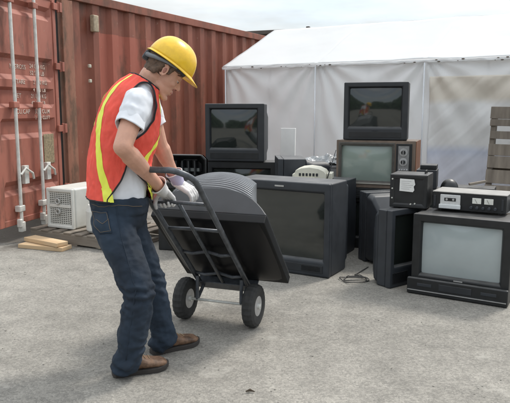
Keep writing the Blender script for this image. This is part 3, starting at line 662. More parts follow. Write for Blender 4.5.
for (u0, v0, u1, v1, wd, zz, lb) in ((18, 248, 62, 252, .15, 0, 'lower pale timber board lying on the ground before the pallet'), (24, 237, 63, 243, .13, .041, 'upper pale timber board laid across the lower one')):
    a_, b_ = G(u0, v0 + (4 if zz else 0), zz), G(u1, v1 + (3 if zz else 0), zz); d_ = (b_ - a_)
    bm = BX(0, d_.length, 0, wd, .0, .038); o = link('timber_board', bm, FW, None, bevel=.004)
    o.location = a_; o.rotation_euler = (0, 0, math.atan2(d_.y, d_.x) + (0 if not zz else R(-9))); tag(o, lb, 'timber board', 'pale timber boards')
# ---------------------------------------------------------------- air conditioner
ACM = mat('yellowed_white_plastic', (.60, .60, .56), .5, 6, .08)
aco = P(48, 226, 6.12); aco = G(48, 227, .127)
ac = empty('air_conditioner', aco, ang + R(2), 'dirty white window air conditioner standing on the low pallet', 'air conditioner')
aw, ah = .34, .40
link('casing', BX(0, aw, .03, .55, .0, ah), ACM, ac, bevel=.022, seg=4)
fp = link('front_frame', ring(bmesh.new(), .0, aw, .002, ah - .004, .025, aw - .02, .03, ah - .035, -.006, .012, .028), ACM, ac, bevel=.008)
bm = BX(.03, aw - .025, .024, .0285, .03, ah - .035); link('filter_backing', bm, mat('filter_grey', (.16, .16, .15), .9, 60, .3), ac)
bm = bmesh.new()
for k in range(17):
    z = .042 + k * .0188; box(bm, .036, aw - .03, .006, .02, z, z + .007)
for k in range(9):
    x = .06 + k * .028; box(bm, x, x + .004, .004, .018, .036, ah - .042)
link('grille', bm, ACM, ac)
bm = box(bmesh.new(), .034, aw - .028, -.002, .005, ah * .52, ah * .52 + .035); link('centre_bar', bm, ACM, ac, bevel=.003)
for z in (.17, .27):
    bm = bmesh.new(); cpt = Vector((.155, -.012, z)); tube(bm, [cpt + Vector((.026 * math.cos(a * .5236), 0, .026 * math.sin(a * .5236))) for a in range(12)], .007, 8, closed=True); link('knob', bm, mat('knob_grey', (.45, .45, .43), .4), ac, smooth=True)
w2 = empty('plastic_drum', ac.matrix_world.translation if False else (0, 0, 0))
bpy.data.objects.remove(w2)
wd_ = ac.location + Vector((math.cos(ang), math.sin(ang), 0)) * .60 + Vector((-math.sin(ang), math.cos(ang), 0)) * .12
bk = empty('canister', wd_, 0, 'squat white plastic canister behind the worker beside the air conditioner', 'canister')
bm = bmesh.new(); tube(bm, [(0, 0, 0), (0, 0, .02), (0, 0, .2), (0, 0, .26), (0, 0, .27)], [.13, .145, .145, .12, .08], 28); link('body', bm, ACM, bk, smooth=False)
bm = bmesh.new(); tube(bm, [(0, 0, .271), (0, 0, .30)], .04, 20); link('cap', bm, ACM, bk, bevel=.003)

# ---------------------------------------------------------------- hand truck and its load
YAW, LEAN = R(20), R(45)
A_ = Vector((math.cos(YAW), -math.sin(YAW), 0)); Tm = Vector((-math.sin(YAW), -math.cos(YAW), 0))
Rl = Vector((0, 0, 1)) * math.cos(LEAN) + Tm * math.sin(LEAN); Nl = Vector((0, 0, 1)) * math.sin(LEAN) - Tm * math.cos(LEAN)
AX = Vector((-.22, 3.65, .132)); B0 = AX + Nl * .12
TM = Matrix(((A_.x, Nl.x, Rl.x, B0.x), (A_.y, Nl.y, Rl.y, B0.y), (A_.z, Nl.z, Rl.z, B0.z), (0, 0, 0, 1)))   # local x=axle, y=load side, z=up the rails
ht = empty('hand_truck', (AX.x, AX.y, 0), 0, 'grey steel two wheeled hand truck tilted back by the worker', 'hand truck')
HI = TM.copy(); HI.translation = B0 - Vector((AX.x, AX.y, 0))
STL = mat('painted_grey_steel', (.05, .055, .062), .42, 22, .25, .3, 60, metal=.3, col2=(.12, .13, .145))
def tp(x, y, z): return HI @ Vector((x, y, z))
S_ = .165; HL = 1.14
loop = [tp(S_, 0, z) for z in (-.03, .2, .5, .8, 1.0)]
for k in range(1, 9):
    a = k / 9 * math.pi / 2; loop.append(tp(S_ - .12 + .12 * math.cos(a), -.02 * math.sin(a), 1.02 + .12 * math.sin(a)))
loop += [tp(x, -.022, HL) for x in (.045, 0, -.045)]
for k in range(8, 0, -1):
    a = k / 9 * math.pi / 2; loop.append(tp(-S_ + .12 - .12 * math.cos(a), -.02 * math.sin(a), 1.02 + .12 * math.sin(a)))
loop += [tp(-S_, 0, z) for z in (1.0, .8, .5, .2, -.03)]
bm = bmesh.new(); tube(bm, loop, .0155, 14); link('frame_loop', bm, STL, ht, smooth=True)
bm = bmesh.new(); tube(bm, [tp(0, 0, z) for z in (-.02, .3, .6, .84)], .011, 12); link('centre_rail', bm, STL, ht, smooth=True)
for z in (.12, .36, .60, .84):
    bm = bmesh.new(); tube(bm, [tp(-S_, .004, z), tp(-S_ * .55, -.008, z), tp(0, .012 if 1 else .045, z), tp(S_ * .55, -.008, z), tp(S_, .004, z)] if z < .5 else [tp(-S_, .002, z), tp(0, .006, z), tp(S_, .002, z)], .010, 10); link('crossbar', bm, STL, ht, smooth=True)
bm = bmesh.new(); box(bm, -.20, .20, .0, .24, -.045, -.037); box(bm, -.20, .20, -.012, -.004, -.044, .03); bm.transform(HI); link('toe_plate', bm, STL, ht, bevel=.002)
wa = Vector((0, 0, AX.z))
for s_ in (-1, 1):
    bm = bmesh.new(); c = wa + A_ * (.145 * s_)
    # bracket plate from the rail down to the axle
    p1 = tp(.145 * s_, -.01, .10); p2 = tp(.145 * s_, -.01, -.02)
    tube(bm, [p1, c], .011, 8); tube(bm, [p2, c], .011, 8); link('axle_bracket', bm, STL, ht)
bm = bmesh.new(); tube(bm, [wa - A_ * .27, wa + A_ * .27], .008, 12); link('axle', bm, GALV, ht, smooth=True)
RUB = mat('rubber_tyre', (.035, .035, .034), .85, 30, .3, .5, 120); RIM = mat('rim_white_steel', (.5, .5, .5), .4, 20, .2, metal=.5)
WM = Matrix(((A_.x, -Tm.x, 0, 0), (A_.y, -Tm.y, 0, 0), (0, 0, 1, 0), (0, 0, 0, 1)))
for s_ in (-1, 1):
    e = empty('wheel', wa + A_ * (.225 * s_)); e.parent = ht
    bm = bmesh.new(); seg = 44; pr2 = [(-.03, .060), (-.036, .08), (-.037, .105), (-.030, .121), (-.014, .128), (.014, .128), (.030, .121), (.037, .105), (.036, .08), (.03, .060)]
    rings = []
    for k in range(seg):
        a = 2 * math.pi * k / seg; kk = (.0022 if k % 2 else -.0015)
        rings.append([WM @ Vector((x, (r + (kk if r > .12 else 0)) * math.cos(a), (r + (kk if r > .12 else 0)) * math.sin(a))) for x, r in pr2])
    vv = [[bm.verts.new(p) for p in r] for r in rings]
    for k in range(seg):
        for j in range(len(pr2) - 1): bm.faces.new((vv[k][j], vv[k][j + 1], vv[(k + 1) % seg][j + 1], vv[(k + 1) % seg][j]))
    link('tyre', bm, RUB, e, smooth=False)
    bm = bmesh.new(); tube(bm, [WM @ Vector((x, 0, 0)) for x in (-.03, -.024, -.015, -.010, .010, .015, .024, .03)], [.063, .060, .052, .034, .034, .052, .060, .063], 32); link('rim', bm, RIM, e, smooth=False)
    bm = bmesh.new(); tube(bm, [WM @ Vector((x, 0, 0)) for x in (-.042, .042)], .017, 16); link('hub', bm, GALV, e, smooth=False)
# load: big television on its base against the rails
ld = empty('television', (0, 0, 0), 0, 'heavy black television with a ribbed grey back riding tilted on the hand truck', 'television', 'discarded televisions')
ld.location = B0 + Nl * .045; LM = TM.copy(); LM.translation = Vector((0, 0, 0)); LM = LM @ Matrix.Translation((0, .022, 0))
x0, x1 = -.29, .395; HT = .61
link('bezel', ring(bmesh.new(), x0, x1, -.034, HT, x0 + .04, x1 - .03, .02, HT - .012, 0, .014, .05), mat('load_black', (.007, .008, .009), .6, 12, .3, .1, 200, spec=.25), ld, bevel=.02).data.transform(LM)
def dsc(s, t):
    x = x0 + .008 + s * (x1 - x0 - .016); z = -.03 + t * (HT + .026); return Vector((x, .010 - .046 * (max(0, math.sin(math.pi * s) * math.sin(math.pi * t))) ** .45, z))
link('front_cover', grid(bmesh.new(), dsc, 48, 40), mat('smoked_gloss', (.008, .008, .009), .38, 5, .2, spec=.25), ld, smooth=True).data.transform(LM)
xm = (x0 + x1) / 2; hw = (x1 - x0) / 2
def arcring(z, k, d0=.052, dm=.225, de=.062):
    pts = [Vector((xm - hw * k, d0, z)), Vector((xm + hw * k, d0, z))]
    n = 20
    for i in range(n + 1):
        s = 1 - 2 * i / n; pts.append(Vector((xm + hw * k * s * .995, (de if s > 0 else .15) + (dm - (de if s > 0 else .15)) * (1 - abs(s) ** 2.6) * k, z)))
    return pts
bm = bmesh.new(); loft(bm, [arcring(-.03, .97), arcring(.0, .995), arcring(HT - .03, .995), arcring(HT - .004, .985)])
link('cabinet', bm, mat('load_grey', (.026, .029, .033), .5, 9, .2, .15, 250), ld, bevel=.008).data.transform(LM)
# ribbed rear shell
RIBM = mat('pale_grey_ribbed_plastic', (.27, .285, .30), .5, 8, .12)
bm = bmesh.new(); rows = []
xr0, xr1 = -.25, .26
nR = 12
ringsR = []
for i in range(nR * 4 + 1):
    t = i / (nR * 4); ph = i % 4; d = .175 + .20 * t; e = .009 if ph in (1, 2) else 0
    wk = 1 - .16 * t
    cx_ = (xr0 + xr1) / 2; hx = (xr1 - xr0) / 2 * wk
    ring_ = []
    for k in range(25):
        s = -1 + 2 * k / 24
        y = d + .05 * (1 - s * s) ; z = HT - .045 + .035 * (1 - s ** 4) - .10 * t * t - e
        ring_.append(Vector((cx_ + hx * s, y, z)))
    for k in range(24, -1, -1):
        s = -1 + 2 * k / 24
        ring_.append(Vector((cx_ + hx * s * .8, d + .05 * (1 - s * s), .10 + .2 * t)))
    ringsR.append(ring_)
loft(bm, ringsR); link('rear_shell', bm, RIBM, ld).data.transform(LM)

# ---------------------------------------------------------------- the worker
SKIN = mat('skin', (.60, .33, .235), .5, 22, .1, .5, 300, spec=.4)
SKIN.node_tree.nodes['Principled BSDF'].inputs['Subsurface Weight'].default_value = .08
SKIN.node_tree.nodes['Principled BSDF'].inputs['Subsurface Radius'].default_value = (.02, .008, .004)
HAIR = mat('brown_hair', (.11, .068, .045), .75, 90, .45, .9, 260)
YEL = mat('yellow_shell', (.72, .43, .012), .34, 30, .1, .12, 120, col2=(.87, .54, .015), coat=.2)
SHIRT = mat('white_cotton', (.72, .74, .78), .9, 10, .04, .2, 400)
DEN = mat('dark_denim', (.006, .011, .020), .9, 4, .55, .6, 400, col2=(.024, .042, .068), stretch=(1, 1, .5))
ORG = mat('orange_mesh', (.84, .10, .068), .8, 9, .12, .8, 420)
LIME = mat('lime_reflective', (.80, .84, .09), .5, 12, .05)
TRIM = mat('black_binding', (.02, .018, .02), .8)
LEA = mat('brown_boot_leather', (.065, .036, .022), .6, 26, .35, .7, 90, col2=(.24, .14, .085))
SOLE = mat('dark_boot_sole', (.035, .03, .027), .8, 20, .2, .3, 90)
GLV = mat('white_work_glove', (.62, .61, .60), .85, 15, .12, .4, 200)
LAV = mat('lavender_cuff', (.44, .41, .55), .85, 15, .12, .4, 200)
man = empty('person', (-.52, 2.98, 0), 0, 'worker in yellow hard hat, orange vest and dark jeans tilting the hand truck', 'person')
O = Vector((-.52, 2.98, 0))
def J(u, v, Y): return P(u, v, Y) - O
HY = R(22)
Fv = Vector((math.cos(HY), math.sin(HY), 0)); Lv = Vector((-math.sin(HY), math.cos(HY), 0)); Zv = Vector((0, 0, 1))
# torso sections: photo row, centre column, half depth (m), half width (m)
SEC = [(212, 119, .122, .165), (198, 119, .130, .165), (181, 119.5, .13, .16), (165, 119, .133, .162), (150, 121.5, .135, .17), (136, 125, .135, .182), (122, 128, .13, .19), (110, 131, .122, .195), (100, 134.5, .108, .19), (93, 138, .09, .16), (87, 142, .070, .115), (82, 146, .058, .072), (77, 149.5, .052, .056)]
def sec(tv):
    """interpolate a section by photo row"""
    for a, b in zip(SEC, SEC[1:]):
        if a[0] >= tv >= b[0]:
            f = (a[0] - tv) / (a[0] - b[0]); return [x + (y - x) * f for x, y in zip(a, b)]
    return list(SEC[0] if tv > SEC[0][0] else SEC[-1])
def ssec(tv):
    k = [sec(min(212, max(77, tv + d))) for d in (-5, -2.5, 0, 2.5, 5)]
    return [sum(c) / 5 for c in zip(*k)]
def torso_pt(tv, th, off=0.0, grow=1.0):
    r, cu, hf, hl = ssec(tv)
    c = J(cu, r, 3.10)
    r2, cu2, _, _ = ssec(max(77, tv - 6)); c2 = J(cu2, r2, 3.10)
    r1, cu1, _, _ = ssec(min(212, tv + 6)); c1 = J(cu1, r1, 3.10)
    d = (c2 - c1).normalized(); Lx = Lv; Fx = Lx.cross(d).normalized()
    if Fx.dot(Fv) < 0: Fx = -Fx
    n = 2.35; ct, st = math.cos(th), math.sin(th)
    q = (abs(ct) ** n + abs(st) ** n) ** (-1 / n)
    # th=0 front, 90 his right (towards the camera)
    return c + Fx * (hf * grow + off) * q * ct - Lx * (hl * .93 * grow + off) * q * st
def torso_loft(bm, v0, v1, n, off, seg=48, grow=1.0):
    return loft(bm, [[torso_pt(v0 + (v1 - v0) * i / n, 2 * math.pi * k / seg, off, grow) for k in range(seg)] for i in range(n + 1)])
RAILP = (TM @ Vector((-.07, 0, .84))) - O
SH_R, EL_R = J(138, 102, 2.93), J(122.5, 147, 2.80)
_g = (RAILP - EL_R).normalized(); GD = (_g - A_ * _g.dot(A_)).normalized(); GB = GD.cross(A_)
if GB.z < 0: GB = -GB
WR_R = RAILP - GD * .078 + GB * .030
SH_L, EL_L, WR_L = J(147, 101, 3.24), J(159, 143, 3.29), J(175, 178, 3.38)
open('/tmp/arm.txt','w').write(repr(['ARM', (EL_R - SH_R).length, (WR_R - EL_R).length, (EL_L - SH_L).length, (WR_L - EL_L).length, [round(x, 3) for x in WR_R + O]]))
HIP_R, KN_R, AN_R = J(113, 225, 3.0), J(139.5, 293, 2.88), J(128.5, 363, 2.86)
HIP_L, KN_L, AN_L = J(128, 226, 3.13), J(152, 288, 3.15), J(165.5, 340, 3.16)
Fh = Vector((math.cos(R(14)), math.sin(R(14)), 0)); Lh = Vector((-math.sin(R(14)), math.cos(R(14)), 0)); HC = J(164.5, 71, 3.09); PT = R(38)
Hf = Fh * math.cos(PT) - Zv * math.sin(PT); Hu = Fh * math.sin(PT) + Zv * math.cos(PT)
HM = Matrix(((Hf.x, Lh.x, Hu.x, HC.x), (Hf.y, Lh.y, Hu.y, HC.y), (Hf.z, Lh.z, Hu.z, HC.z), (0, 0, 0, 1)))   # head: x forward, y his left, z up
bm = bmesh.new()
# head volumes
ellip(bm, (-.012, 0, .035), (.096, .076, .088), HM); ellip(bm, (.03, 0, -.012), (.062, .062, .075), HM)
ellip(bm, (.035, 0, -.065), (.052, .047, .045), HM); capsule(bm, (.015, .035, -.075), .020, (.072, .008, -.106), .016, M=HM); capsule(bm, (.015, -.035, -.075), .020, (.072, -.008, -.106), .016, M=HM)
ellip(bm, (.078, 0, -.105), (.016, .018, .014), HM)
capsule(bm, (.083, 0, .008), .009, (.106, 0, -.030), .0105, M=HM); ellip(bm, (.094, .011, -.034), (.011, .008, .007), HM); ellip(bm, (.094, -.011, -.034), (.011, .008, .007), HM)
capsule(bm, (.074, .034, .016), .010, (.084, .008, .019), .010, M=HM); capsule(bm, (.074, -.034, .016), .010, (.084, -.008, .019), .010, M=HM)
ellip(bm, (.062, .036, -.028), (.02, .02, .018), HM); ellip(bm, (.062, -.036, -.028), (.02, .02, .018), HM)
capsule(bm, (.082, -.018, -.062), .0065, (.088, 0, -.060), .008, M=HM); capsule(bm, (.082, .018, -.062), .0065, (.088, 0, -.060), .008, M=HM)
capsule(bm, (.080, -.014, -.074), .0065, (.086, 0, -.074), .009, M=HM); capsule(bm, (.080, .014, -.074), .0065, (.086, 0, -.074), .009, M=HM)
# ears
for s_ in (-1, 1):
    for k in range(10):
        a0 = -2.2 + k * .45; a1 = a0 + .45
        f = lambda a: (-.008 + .017 * math.cos(a), s_ * (.079 + .006 * (1 - math.cos(a)) * .5), -.005 + .028 * math.sin(a))
        capsule(bm, f(a0), .0045, f(a1), .0045, 8, M=HM)
    ellip(bm, (-.006, s_ * .076, -.005), (.014, .004, .024), HM)
# neck and trunk under the shirt
capsule(bm, HM @ Vector((-.035, 0, -.06)), .056, J(146, 88, 3.10), .06)
capsule(bm, HM @ Vector((.0, 0, -.085)), .045, J(148, 92, 3.10), .055)
torso_loft(bm, 210, 90, 14, -.016, 28)
for a, ra, b, rb in ((SH_R, .054, EL_R, .043), (SH_L, .054, EL_L, .043), (EL_R, .043, WR_R, .029), (EL_L, .043, WR_L, .029)): capsule(bm, a, ra, b, rb)
for e_, w_ in ((EL_R, WR_R), (EL_L, WR_L)): capsule(bm, e_.lerp(w_, .18), .046, e_.lerp(w_, .45), .040)
for a, ra, b, rb in ((HIP_R, .07, KN_R, .05), (HIP_L, .07, KN_L, .05), (KN_R, .05, AN_R, .035), (KN_L, .05, AN_L, .035)): capsule(bm, a, ra, b, rb)
body = fuse('body', bm, SKIN, man, .0042, 5)
# eyes, brows, lips
for s_ in (-1, 1):
    bm = ellip(bmesh.new(), (.0735, s_ * .029, -.005), (.0105, .0125, .0075), HM); ey = link('eye', bm, mat('eye_white', (.6, .58, .55), .3), man, smooth=True)
    bm = ellip(bmesh.new(), (.0835, s_ * .029, -.007), (.0035, .0055, .005), HM); link('iris', bm, mat('iris_dark', (.03, .02, .015), .2), ey, smooth=True)
    bm = bmesh.new(); capsule(bm, (.080, s_ * .012, .021), .0038, (.088 - .012, s_ * .038, .026), .0032, 8, M=HM); capsule(bm, (.0745, s_ * .038, .025), .0032, (.062, s_ * .052, .018), .002, 8, M=HM); link('eyebrow', bm, HAIR, man, smooth=True)
    bm = bmesh.new(); ellip(bm, (.0745, s_ * .029, .0005), (.0122, .0135, .0068), HM, Matrix.Rotation(R(18), 3, 'Y')); link('eyelid', bm, SKIN, ey, smooth=True)
    bm = bmesh.new(); capsule(bm, (.0862, s_ * .019, -.0035), .0012, (.079, s_ * .041, -.006), .0012, 6, M=HM); link('lashes', bm, HAIR, ey, smooth=True)
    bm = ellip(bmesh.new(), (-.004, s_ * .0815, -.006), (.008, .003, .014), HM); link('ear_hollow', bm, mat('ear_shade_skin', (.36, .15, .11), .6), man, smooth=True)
    bm = ellip(bmesh.new(), (.0985, s_ * .0085, -.0395), (.004, .0035, .002), HM); link('nostril', bm, mat('nostril_skin', (.12, .04, .03), .7), man, smooth=True)
bm = bmesh.new(); capsule(bm, (.0885, -.016, -.067), .004, (.0925, 0, -.066), .0052, 8, M=HM); capsule(bm, (.0885, .016, -.067), .004, (.0925, 0, -.066), .0052, 8, M=HM)
link('lips', bm, mat('lip_skin', (.42, .17, .14), .5), man, smooth=True)
# hair: back and sides
bm = bmesh.new(); ellip(bm, (-.022, 0, .035), (.094, .0815, .088), HM)
ellip(bm, (-.052, 0, -.022), (.042, .058, .05), HM)
for s_ in (-1, 1):
    capsule(bm, (-.02, s_ * .066, .02), .018, (-.045, s_ * .060, -.035), .016, M=HM); capsule(bm, (.022, s_ * .068, .03), .013, (.018, s_ * .0715, -.006), .008, M=HM)
    capsule(bm, (.03, s_ * .062, .045), .018, (.055, s_ * .052, .035), .012, M=HM)
hair = fuse('hair', bm, HAIR, man, .0045, 3, disp=lambda p: .0022 * fbm(p * 90, 2))
# hard hat
HB = .046; TI = HM @ Matrix.Translation((.0, 0, HB)) @ Matrix.Rotation(R(-2), 4, 'Y')
bm = bmesh.new(); nr = 56; rings = []
def hat_r(a): return (.124 if math.cos(a) > 0 else .120, .103)
for i in range(15):
    t = i / 14 * math.pi / 2 * .985
    ring_ = []
    for k in range(nr):
        a = 2 * math.pi * k / nr; rx, ry = hat_r(a); cc = math.cos(t) ** .8
        x = rx * cc * math.cos(a); y = ry * cc * math.sin(a); z = .120 * math.sin(t) ** 1.0
        rid = .006 * math.exp(-(y / .012) ** 2) * min(1, math.sin(t) * 1.6) + .003 * math.exp(-((abs(y) - .035) / .007) ** 2) * min(1, math.sin(t) * 1.6)
        ring_.append(TI @ Vector((x, y, z + rid)))
    rings.append(ring_)
loft(bm, rings, caps=False); bm.faces.new([v for v in bm.verts][-nr:])
shell = link('hard_hat', bm, YEL, man, smooth=True, solid=.003)
bm = bmesh.new(); rings = []
for j, (e, dz) in enumerate(((0, .004), (.35, .001), (1, -.006), (1.02, -.009), (.35, -.003), (0, .0))):
    ring_ = []
    for k in range(nr):
        a = 2 * math.pi * k / nr; rx, ry = hat_r(a); f = max(0, math.cos(a)); ext = .010 + .040 * f ** 2.2
        ring_.append(TI @ Vector(((rx + ext * e) * math.cos(a), (ry + .010 * e) * math.sin(a), dz - .010 * e * f ** 2)))
    rings.append(ring_)
loft(bm, rings + [rings[0]], caps=False); link('brim', bm, YEL, shell, smooth=True)
bm = bmesh.new(); rings = []
for z, k_ in ((-.002, 1.0), (-.018, .93), (-.019, .90), (-.004, .96)):
    rings.append([TI @ Vector((.100 * k_ * math.cos(a) - .004, .088 * k_ * math.sin(a), z - .014 * max(0, -math.cos(a)))) for a in [2 * math.pi * k / 40 for k in range(40)]])
loft(bm, rings + [rings[0]], caps=False); link('headband', bm, mat('dark_headband', (.03, .033, .038), .6), shell, smooth=True)
bm = bmesh.new()
box(bm, -.128, -.095, -.035, .035, -.058, -.012); bm.transform(TI); link('ratchet', bm, MATS['dark_headband'], shell, bevel=.01)
for s_ in (-1, 1):
    bm = bmesh.new(); tube(bm, [TI @ Vector(q) for q in ((-.115, s_ * .03, -.034), (-.08, s_ * .073, -.026), (-.02, s_ * .092, -.014), (.035, s_ * .088, -.008))], [.012, .010, .008, .007], 8); link('strap', bm, mat('grey_strap', (.16, .17, .18), .6), shell, smooth=True)
# shirt
def wrinkle(a, f, zf=1): return lambda p: a * fbm(Vector((p.x * f, p.y * f, p.z * f * zf)), 3)
bm = bmesh.new(); torso_loft(bm, 210, 82, 22, .003, 40)
capsule(bm, SH_R + Vector((.0, .03, 0)), .070, SH_R.lerp(EL_R, .25), .071); capsule(bm, SH_R, .070, SH_R.lerp(EL_R, .42), .066); 
capsule(bm, SH_L - Vector((.0, .03, 0)), .068, SH_L.lerp(EL_L, .25), .069); capsule(bm, SH_L, .068, SH_L.lerp(EL_L, .42), .064)
shirt = fuse('shirt', bm, SHIRT, man, .0055, 6, disp=wrinkle(.007, 14, .8))
# open the sleeves so the arms come out of a clean hem
def cut_mesh(o, fn):
    b = bmesh.new(); b.from_mesh(o.data); bad = [f for f in b.faces if fn(f.calc_center_median())]; bmesh.ops.delete(b, geom=bad, context='FACES'); b.to_mesh(o.data); b.free()
    md = o.modifiers.new('s', 'SOLIDIFY'); md.thickness = .003; md.offset = -1
def beyond(a, b, t, rad):
    d = (b - a); L = d.length; d = d / L
    return lambda p: ((p - a).dot(d) > L * t) and ((p - a) - d * (p - a).dot(d)).length < rad
cR = beyond(SH_R, EL_R, .50, .12); cL = beyond(SH_L, EL_L, .50, .12)
tor_c = J(130, 140, 3.0)
cut_mesh(shirt, lambda p: (cR(p) and (p.y < -.055 and p.z > SH_R.lerp(EL_R, .9).z and abs((p - SH_R).x) < .09 and p.y < -.10)) or (cL(p) and p.y > .235))
for a_, b_, r_ in ((SH_R, EL_R, .0655), (SH_L, EL_L, .063)):
    d_ = (b_ - a_).normalized(); x_, y_ = frame_of(d_); L_a = (b_ - a_).length; rings = []
    for t_, rr in ((.36, r_ - .002), (.46, r_ + .001), (.545, r_ + .001), (.56, r_ + .002), (.575, r_ + .001), (.575, r_ - .003), (.46, r_ - .006)):
        rings.append([a_ + d_ * (L_a * t_ + .006 * math.sin(a * 2 + 1)) + (x_ * math.cos(a) + y_ * math.sin(a)) * rr * (1 + .035 * math.sin(3 * a + t_ * 9) + .02 * math.sin(7 * a)) for a in [2 * math.pi * k / 48 for k in range(48)]])
    link('sleeve_hem', loft(bmesh.new(), rings, caps=False), SHIRT, shirt, smooth=True)
# vest: a shell over the torso with open sides
def lerp_tab(tab, v):
    if v <= tab[0][0]: return tab[0][1]
    for (a, x), (b, y) in zip(tab, tab[1:]):
        if a <= v <= b: return x + (y - x) * (v - a) / (b - a)
    return tab[-1][1]
OB = [(160, 88), (168, 91), (176, 97), (185, 108), (195, 120)]; OF = [(160, 86), (168, 72), (176, 59), (185, 38), (195, 12)]
AB = [(83.5, 95), (88, 112), (98, 118), (115, 116), (128, 108), (139, 90)]; AF = [(83.5, 85), (88, 66), (98, 56), (115, 56), (128, 68), (139, 88)]
SB = [(84, 150), (95, 162), (113, 166), (140, 152), (165, 134), (193, 119), (204, 116)]
SF = [(84, 40), (100, 22), (128, 18), (140, 36), (152, 56), (165, 56), (183, 40), (204, 14)]
def vest_pt(tv, thd, extra=0.0):
    th = R(thd); m = min(thd % 360, 360 - thd % 360)
    fl = .010 * max(0, (tv - 160) / 38)
    w_ = .006 * fbm(Vector((math.cos(th) * 2.6, math.sin(th) * 2.6, tv * .045)), 3) + .0035 * fbm(Vector((math.cos(th) * 7, math.sin(th) * 7, tv * .1)), 2)
    sh = .014 * min(1, max(0, (112 - tv) / 12)) * max(0, 1 - abs(m - 88) / 50)
    return torso_pt(tv, th, .018 + fl + w_ + sh + extra)
bmv = bmesh.new(); NV, NT = 200, 300; v0, v1 = 198, 83
vv = [[bmv.verts.new(vest_pt(v0 + (v1 - v0) * i / NV, 360 * k / NT)) for k in range(NT)] for i in range(NV + 1)]
for i in range(NV):
    tv = v0 + (v1 - v0) * (i + .5) / NV
    for k in range(NT):
        th = 360 * (k + .5) / NT; th = min(th, 360 - th)
        if tv > 160 and lerp_tab(OF, tv) < th < lerp_tab(OB, tv): continue
        if 83.5 < tv < 139 and lerp_tab(AF, tv) < th < lerp_tab(AB, tv): continue
        f = bmv.faces.new((vv[i][k], vv[i][(k + 1) % NT], vv[i + 1][(k + 1) % NT], vv[i + 1][k])); f.smooth = True
bmesh.ops.delete(bmv, geom=[v for v in bmv.verts if not v.link_faces], context='VERTS')
vest = link('vest', bmv, ORG, man, solid=.0035)
def curve(tab, a, b, n, sg): return [vest_pt(a + (b - a) * i / n, sg * lerp_tab(tab, a + (b - a) * i / n)) for i in range(n + 1)]
def sm(pts, closed=True, it=4):
    for _ in range(it):
        q = pts[:]
        for i in range(len(pts)):
            if closed or 0 < i < len(pts) - 1: q[i] = (pts[i - 1] + pts[i] * 2 + pts[(i + 1) % len(pts)]) / 4
        pts = q
    return pts
for sg in (1, -1):
    bm = bmesh.new(); tube(bm, sm(curve(AF, 139, 83.5, 60, sg)[1:] + curve(AB, 83.5, 139, 60, sg)[1:]), .0045, 8, closed=True); link('binding', bm, TRIM, vest, smooth=True)
    bm = bmesh.new(); tube(bm, sm(curve(OF, 197.5, 160.5, 50, sg) + curve(OB, 161, 197.5, 50, sg), False), .0045, 8); link('binding', bm, TRIM, vest, smooth=True)
    for tab, hwid, a, b in ((SB, 6.6, 197.6, 85), (SF, 6.0, 197.6, 86)):
        def sfn(s_, t_, tab=tab, hwid=hwid, a=a, b=b):
            tv = a + (b - a) * t_; k_ = sum(lerp_tab(tab, tv + d_) for d_ in (-5, -2.5, 0, 2.5, 5)) / 5
            hw_ = hwid * (1.25 if tv > 185 else 1); return vest_pt(tv, sg * (k_ + (2 * s_ - 1) * hw_), .0032)
        link('reflective_stripe', grid(bmesh.new(), sfn, 8, 110), LIME, vest, smooth=True)
# hems: back panel, front panel and the neck edge
for a_, b_ in ((116, 244), (-12, 12)):
    bm = bmesh.new(); tube(bm, [vest_pt(197.8, a_ + (b_ - a_) * k / 50) for k in range(51)], .0045, 8); link('binding', bm, TRIM, vest, smooth=True)
bm = bmesh.new(); tube(bm, [vest_pt(83.2, 360 * k / 80) for k in range(80)], .0045, 8, closed=True); link('binding', bm, TRIM, vest, smooth=True)
# jeans
bm = bmesh.new()
torso_loft(bm, 212, 195, 4, .014, 32)
ellip(bm, J(119, 217, 3.08), (.135, .155, .10)); ellip(bm, J(108, 222, 3.03), (.085, .085, .085)); ellip(bm, J(111, 221, 3.13), (.085, .085, .085))
for H_, K_, A2, rr_ in ((HIP_R, KN_R, AN_R, (.098, .094, .078, .071, .062)), (HIP_L, KN_L, AN_L, (.098, .092, .076, .069, .061))):
    capsule(bm, H_, rr_[0], H_.lerp(K_, .4), rr_[1]); capsule(bm, H_.lerp(K_, .4), rr_[1], K_, rr_[2]); capsule(bm, K_, rr_[2], K_.lerp(A2, .5), rr_[3]); 
    d = (A2 - K_).normalized(); e_ = A2 - d * .012
    capsule(bm, K_.lerp(A2, .5), rr_[3], e_, rr_[4]); capsule(bm, e_ + Vector((-.02, -.004, .02)), .056, e_ + Vector((-.034, -.004, -.024)), .050)
def jw(p):
    a = .010 * fbm(Vector((p.x * 9, p.y * 9, p.z * 11)), 3)
    lo = max(0, 1 - (p.z) / .28); kn = math.exp(-((p.z - .42) / .08) ** 2)
    a += (.008 * lo + .006 * kn) * (.4 + abs(noise.noise(Vector((p.x * 6, p.y * 6, p.z * 8 + 5))))) * 1.3 * math.sin(p.z * 95 + 9 * noise.noise(Vector((p.x * 8, p.y * 8, p.z * 5))) + p.x * 45)
    a += .0035 * fbm(Vector((p.x * 30, p.y * 30, p.z * 42)), 2) * (.5 + lo + kn)
    return a
jeans = fuse('jeans', bm, DEN, man, .0055, 5, disp=jw)
jb = bvh_of(jeans)
def S(u, v):
    q = P(u, v, 3.0) - Vector((0, 0, CAM_H)); h = jb.ray_cast(Vector((0, 0, CAM_H)) - O, q.normalized())
    return h[0] if h[0] else P(u, v, 3.0) - O
